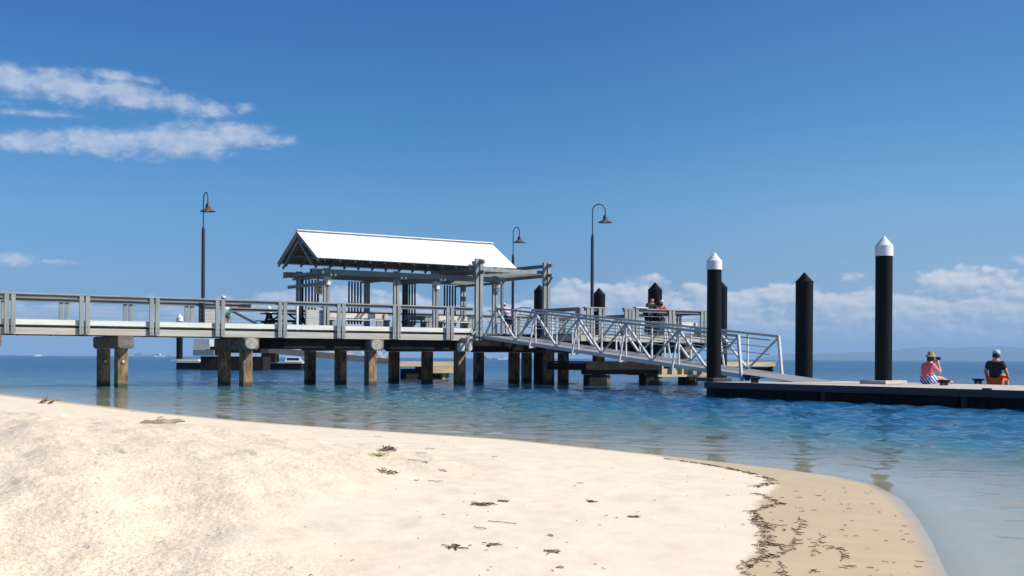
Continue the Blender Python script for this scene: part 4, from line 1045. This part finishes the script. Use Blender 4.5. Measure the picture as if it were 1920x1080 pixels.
def clump(name, px, py, size, n, mats, label, cat, z=.22, ang=None, L=(.04, .12), w=(.008, .02), lift=.006):
    L = (L[0]*.42, L[1]*.42); w = (w[0]*.45, w[1]*.45); size *= .55; lift *= .4
    x, y = on_z(px, py, z)
    for _ in range(12):          # settle onto the real surface along the sight line
        z = szf(x, y); x, y = on_z(px, py, z*.6+.4*z)
    o = thing(name, label, cat, (x, y, z))
    for mi, mt in enumerate(mats):
        mb = MB()
        sz = 0 if n <= 3 else size
        for k in range(1 if n <= 3 else max(1, n//len(mats))):
            strand(mb, x+random.gauss(0, sz), y+random.gauss(0, sz), random.uniform(*L), random.uniform(*w), (ang if ang is not None else random.random()*6.28)+random.gauss(0, .35), lift=lift*(1+(k % 4)*.4))
        mb.v = [(a-x, b_-y, c-z) for a, b_, c in mb.v]
        mb.build(('strand' if mi == 0 else 'frond') if n > 3 else 'blade', M[mt], o)
    return o
clump('seaweed_clump', 728, 846, .07, 36, ['weed_pink', 'weed'], 'reddish seaweed clump beside a pale green frond on dry sand', 'seaweed', L=(.08, .2), w=(.02, .045), lift=.03)
clump('seaweed_clump', 712, 855, .035, 22, ['weed_green', 'weed_green'], 'pale green seaweed frond left of the reddish clump', 'seaweed', L=(.1, .24), w=(.015, .03), lift=.02)
clump('seaweed_clump', 730, 887, .05, 26, ['leaf_brown', 'weed'], 'brown and yellowish seaweed clump at the edge of the loose sand', 'seaweed', L=(.06, .16), w=(.015, .03), lift=.014)
clump('seaweed_clump', 893, 945, .06, 22, ['weed', 'leaf_brown'], 'long dark seaweed streak on the dry sand below centre', 'seaweed', ang=-.5, L=(.1, .2), w=(.012, .02))
clump('seaweed_clump', 938, 940, .03, 14, ['leaf_brown', 'weed'], 'short brown seaweed tuft just right of the long dark streak', 'seaweed', ang=-.2)
clump('seaweed_clump', 850, 1026, .05, 22, ['leaf_brown', 'weed'], 'scruffy brown seaweed scrap low in the foreground sand', 'seaweed', ang=-.5)
clump('seaweed_clump', 918, 1023, .035, 12, ['leaf_brown', 'weed'], 'small brown seaweed tuft right of the scruffy foreground scrap', 'seaweed', ang=-.3)
clump('seaweed_clump', 1040, 1036, .035, 14, ['leaf_brown', 'weed'], 'rounded brown seaweed tuft near the bottom centre of the sand', 'seaweed')
clump('seaweed_clump', 1183, 970, .026, 16, ['leaf_brown', 'weed'], 'pair of small brown tufts on smooth sand left of the wrack line', 'seaweed', ang=-.1)
clump('seaweed_clump', 1105, 941, .022, 14, ['leaf_brown', 'weed'], 'thin brown tuft on smooth sand below the dark single leaf', 'seaweed', ang=-.1)
for px_, py_, mt, lb, an, L in ((797, 842, 'weed', 'dark bent leaf nearest the water on the dry sand', 0, .3), (780, 850, 'weed', 'dark flat leaf just below the bent leaf', .1, .26), (790, 866, 'leaf_brown', 'reddish brown curled leaf at the end of a thin stick', -.6, .26),
                                 (823, 882, 'weed', 'small dark leaf alone on smooth sand right of the curled leaf', 0, .2), (777, 902, 'weed', 'short black leaf beside a thin reed', 0, .12), (922, 857, 'weed', 'tilted black leaf alone on the smooth upper sand', .5, .14),
                                 (1082, 906.5, 'weed', 'oval black leaf on the smooth white sand', 0, .12), (702, 819.5, 'weed', 'small dark leaf close to the water edge', 0, .22), (1043, 1065, 'weed', 'black leaf low in the foreground sand', 0, .09), (1028, 1004, 'leaf_brown', 'greyish brown leaf on the foreground sand', .1, .11)):
    clump('dry_leaf', px_, py_, .012, 2, [mt], lb, 'leaf', ang=an, L=(L*.9, L), w=(.035, .05), lift=.012)
for px_, py_, lb, L, an in ((612, 835, 'dark twig on loose sand above centre left', .4, -.25), (765, 863, 'long thin brown stick ending at the curled leaf', .5, -.15), (803, 903, 'thin pale reed lying by the short black leaf', .32, -.05), (915, 978, 'thin brown reed pointing down right across the sand', .45, -.6), (245, 772, 'dark twig lying along the left sand crest', .7, -.1), (888, 990, 'short thin reed below the long dark streak', .2, -.6)):
    clump('stick', px_, py_, .006, 3, ['leaf_brown'], lb, 'stick', ang=an, L=(L*.8, L), w=(.014, .022), lift=.012)
# driftwood
x, y = on_z(305, 796, .3)
for _ in range(12): z = szf(x, y); x, y = on_z(305, 796, z)
dw = thing('driftwood', 'pale brown driftwood log half sunk near the sand crest', 'driftwood', (x, y, z+.02), R(25)); dw.scale = (.8, .8, .8)
mb = MB(); pts = [(-.36+.09*k, .02*math.sin(k*1.3), .012*math.sin(k*2.1)+.004*k) for k in range(9)]; mb.tube(pts, [.02, .045, .05, .042, .05, .045, .04, .03, .012], 9); mb.build('log', M['drift'], dw)
mb = MB(); mb.tube([(-.1, 0, .03), (-.05, .05, .09), (.02, .07, .1)], [.02, .014, .006], 7); mb.build('broken_branch', M['drift'], dw)
x, y = on_z(90, 757, .35)
for _ in range(12): z = szf(x, y); x, y = on_z(90, 757, z)
tw = thing('twig_pile', 'tangle of dry twigs sticking up on the left sand crest', 'twigs', (x, y, z))
for k in range(8):
    mb = MB(); a = random.gauss(0, .5); L = random.uniform(.15, .34); x0 = random.uniform(-.2, .12)
    mb.tube([(x0, random.uniform(-.1, .1), .0), (x0+L*.5*math.cos(a), random.uniform(-.1, .1), random.uniform(.04, .1)), (x0+L*math.cos(a), random.uniform(-.15, .15), random.uniform(.04, .2))], [.014, .01, .005], 6); mb.build('twig', M['leaf_brown'], tw)
# small weed shadows/stone at the swash
SUN_AZ, SUN_EL = R(101), R(40)

# ------------------------------------------------------------------ world: Nishita sky with clouds laid out by direction
w = bpy.data.worlds.new('World'); sc.world = w; w.use_nodes = True; nt = w.node_tree; nt.nodes.clear(); q = NT(nt)
wo = q.n('ShaderNodeOutputWorld'); bg = q.n('ShaderNodeBackground')
sky = q.n('ShaderNodeTexSky'); sky.sky_type = 'NISHITA'; sky.sun_disc = False; sky.sun_elevation = SUN_EL; sky.sun_rotation = SUN_AZ
sky.altitude = 0; sky.air_density = 1.0; sky.dust_density = .25; sky.ozone_density = 2.2
gen = q.n('ShaderNodeTexCoord').outputs['Generated']; sp = q.n('ShaderNodeSeparateXYZ', i_0=gen)
el = q.m('ARCSINE', sp.outputs[2]); az = q.m('ARCTAN2', sp.outputs[0], sp.outputs[1])
sx = q.m('MULTIPLY', az, F); sy = q.m('MULTIPLY', el, F)          # tenths of a degree-like units
cmb = q.n('ShaderNodeCombineXYZ'); q.set(cmb, 0, sx); q.set(cmb, 1, sy); P_ = cmb.outputs[0]
tint = q.n('ShaderNodeValToRGB'); e = tint.color_ramp.elements; q.set(tint, 0, q.m('DIVIDE', sy, 2000.0))
e[0].position = 0; e[0].color = (.18, .39, .92, 1); e[1].position = 1; e[1].color = (.5, .7, .95, 1)
for p, c in ((.03, (.225, .445, .90)), (.07, (.315, .51, .84)), (.135, (.31, .58, .87)), (.21, (.20, .54, .85)), (.325, (.165, .455, .84)), (.5, (.22, .48, .86))):
    k = tint.color_ramp.elements.new(p); k.color = c+(1,)
base = q.mix(1.0, sky.outputs[0], tint.outputs[0], 'MULTIPLY')
base = q.mix(q.ss(-150, 800, sx), base, (1.6, 1.25, 1.09), 'MULTIPLY')
warp = q.noise(q.mapv(P_, (.012, .02, 1)), 1.0, 5, .6); wfine = q.noise(q.mapv(P_, (.03, .05, 1)), 1.0, 6, .62)
def ell(cx, cy, rx, ry, ang):
    ca, sa = math.cos(R(ang)), math.sin(R(ang))
    dx = q.m('SUBTRACT', sx, cx); dy = q.m('SUBTRACT', sy, cy)
    a = q.m('DIVIDE', q.m('ADD', q.m('MULTIPLY', dx, ca), q.m('MULTIPLY', dy, sa)), rx)
    b = q.m('DIVIDE', q.m('SUBTRACT', q.m('MULTIPLY', dy, ca), q.m('MULTIPLY', dx, sa)), ry)
    return q.m('SUBTRACT', 1.0, q.m('SQRT', q.m('ADD', q.m('MULTIPLY', a, a), q.m('MULTIPLY', b, b))))
# cirrus-like streaks upper left: (photo px -> offset from axis)
def pe(x, y, rx, ry, ang, k=1.0):
    a_ = math.atan((x-960)/F); v = ell(a_*F, math.atan((671+ROLL*(x-960)-y)/F*math.cos(a_))*F, rx, ry, ang); return q.m('MULTIPLY', v, k) if k != 1.0 else v
blobs = [pe(10, 146, 100, 38, -12), pe(120, 163, 130, 34, -6), pe(225, 174, 115, 34, -8), pe(215, 143, 110, 14, -3, .75), pe(350, 196, 120, 25, -12, .78), pe(458, 206, 26, 14, 10, .7),
         pe(60, 213, 120, 10, 0, .6), pe(60, 266, 150, 26, 3, .95), pe(190, 266, 150, 31, 3), pe(345, 262, 140, 43, 5), pe(445, 252, 115, 30, -2), pe(-160, 200, 160, 30, 6), pe(-150, 290, 120, 20, 0),
         pe(20, 487, 55, 14, -4, .8), pe(110, 491, 60, 6, 0, .6), pe(1920, 490, 40, 11, -20, .9)]
mxv = blobs[0]
for b_ in blobs[1:]: mxv = q.m('MAXIMUM', mxv, b_)
cir = q.m('ADD', mxv, q.m('ADD', q.m('MULTIPLY', q.m('SUBTRACT', warp, .5), .8), q.m('MULTIPLY', q.m('SUBTRACT', wfine, .5), 1.15)))
cir_d = q.m('MULTIPLY', q.ss(.0, .8, cir), .74)
# cumulus bank low over the horizon
topn = q.noise(q.mapv(P_, (.006, .0, 1), (3.3, 0, 0)), 1.0, 3, .6)
tp = q.n('ShaderNodeValToRGB'); q.set(tp, 0, q.m('DIVIDE', q.m('ADD', sx, 1500.0), 3000.0)); tp.color_ramp.interpolation = 'B_SPLINE'
tops = [(-1500, 70), (-960, 85), (-860, 105), (-700, 95), (-560, 118), (-440, 128), (-300, 150), (-80, 95), (30, 130), (110, 152), (190, 158), (340, 138), (500, 145), (600, 140), (720, 145), (800, 178), (880, 165), (960, 150), (1200, 120), (1500, 80)]
e = tp.color_ramp.elements; e[0].position = 0; e[0].color = (tops[0][1]/200,)*3+(1,); e[1].position = 1; e[1].color = (tops[-1][1]/200,)*3+(1,)
for a, b_ in tops[1:-1]:
    k = tp.color_ramp.elements.new((a+1500)/3000); k.color = (b_/200,)*3+(1,)
topl = q.m('MULTIPLY', q.n('ShaderNodeSeparateColor', i_0=tp.outputs[0]).outputs[0], 200.0)
def cum(off):
    v = q.mapv(P_, (1, 1, 1), off)
    n1 = q.noise(q.mapv(v, (.0135, .021, 1)), 1.0, 8, .56); n2 = q.noise(q.mapv(v, (.006, .02, 1)), 1.0, 3, .5)
    return q.m('ADD', q.m('MULTIPLY', q.m('SUBTRACT', n1, .5), 2.6), q.m('MULTIPLY', q.m('SUBTRACT', n2, .5), 1.4))
c0 = cum((0, 0, 0)); c1 = cum((8, 7, 0))
depth_in = q.m('SUBTRACT', topl, sy)
env = q.m('MINIMUM', q.m('DIVIDE', depth_in, 34.0), .75)
dens = q.m('ADD', env, q.m('SUBTRACT', c0, .12))
low = q.ss(8, 75, sy)
side = q.m('ADD', .45, q.m('MULTIPLY', q.ss(-700, -150, sx), .55))
cd0 = q.m('MULTIPLY', q.m('MULTIPLY', q.ss(.0, .42, dens), low), q.m('MULTIPLY', side, .85))
relief = q.m('MULTIPLY', q.m('SUBTRACT', c0, c1), 1.5)
shade = q.m('ADD', q.m('ADD', .30, relief), q.m('MULTIPLY', q.ss(75, 0, depth_in), .5), clamp=True)
ccol = q.mix(shade, (3.1, 4.0, 5.1), (6.9, 6.9, 7.1))
final = q.mix(q.m('MULTIPLY', q.ss(0, 1, q.m('SUBTRACT', 1.0, q.m('DIVIDE', q.m('ABSOLUTE', az), 1.4))), cd0) if False else cd0, base, ccol)
final = q.mix(cir_d, final, q.mix(q.ss(.35, .65, wfine), (3.9, 4.6, 6.1), (5.2, 5.7, 6.8)))
nt.links.new(final, bg.inputs[0]); bg.inputs[1].default_value = .084; nt.links.new(bg.outputs[0], wo.inputs[0])
# ------------------------------------------------------------------ sea air
mb = MB(); mb.box(-31000, 31000, -31000, 31000, -5.5, 190); hz = mb.build('haze', None, mats=[M['white']]); hz.data.materials.clear()
m, nt2, out2 = newmat('sea_haze'); q2 = NT(nt2); pv = q2.n('ShaderNodeVolumePrincipled'); pv.inputs['Color'].default_value = (.42, .68, 1, 1); pv.inputs['Density'].default_value = 1.45e-4; pv.inputs['Anisotropy'].default_value = 0.0
nt2.links.new(pv.outputs[0], out2.inputs['Volume']); hz.data.materials.append(m); tag(hz, 'thin sea haze fading the far hills', kind='stuff')
# ------------------------------------------------------------------ sun, camera, view
sl = bpy.data.lights.new('sun', 'SUN'); sl.energy = 4.5; sl.angle = R(.53); sl.color = (1.0, .955, .88)
so = bpy.data.objects.new('sun', sl); COL.objects.link(so)
sdv = Vector((math.sin(SUN_AZ)*math.cos(SUN_EL), math.cos(SUN_AZ)*math.cos(SUN_EL), math.sin(SUN_EL)))
so.rotation_euler = sdv.to_track_quat('Z', 'Y').to_euler()
cam = bpy.data.cameras.new('camera'); co = bpy.data.objects.new('view_camera', cam); COL.objects.link(co)
cam.sensor_width = 36; cam.lens = F/1920*36; cam.shift_y = (671-540)/1920; cam.clip_end = 60000; cam.clip_start = .05
co.matrix_world = Matrix.Translation((0, 0, H)) @ Matrix.Rotation(math.pi/2, 4, 'X') @ Matrix.Rotation(ROLL, 4, 'Z')
sc.camera = co
sc.view_settings.view_transform = 'Standard'; sc.view_settings.look = 'None'; sc.view_settings.exposure = .5; sc.view_settings.gamma = 1
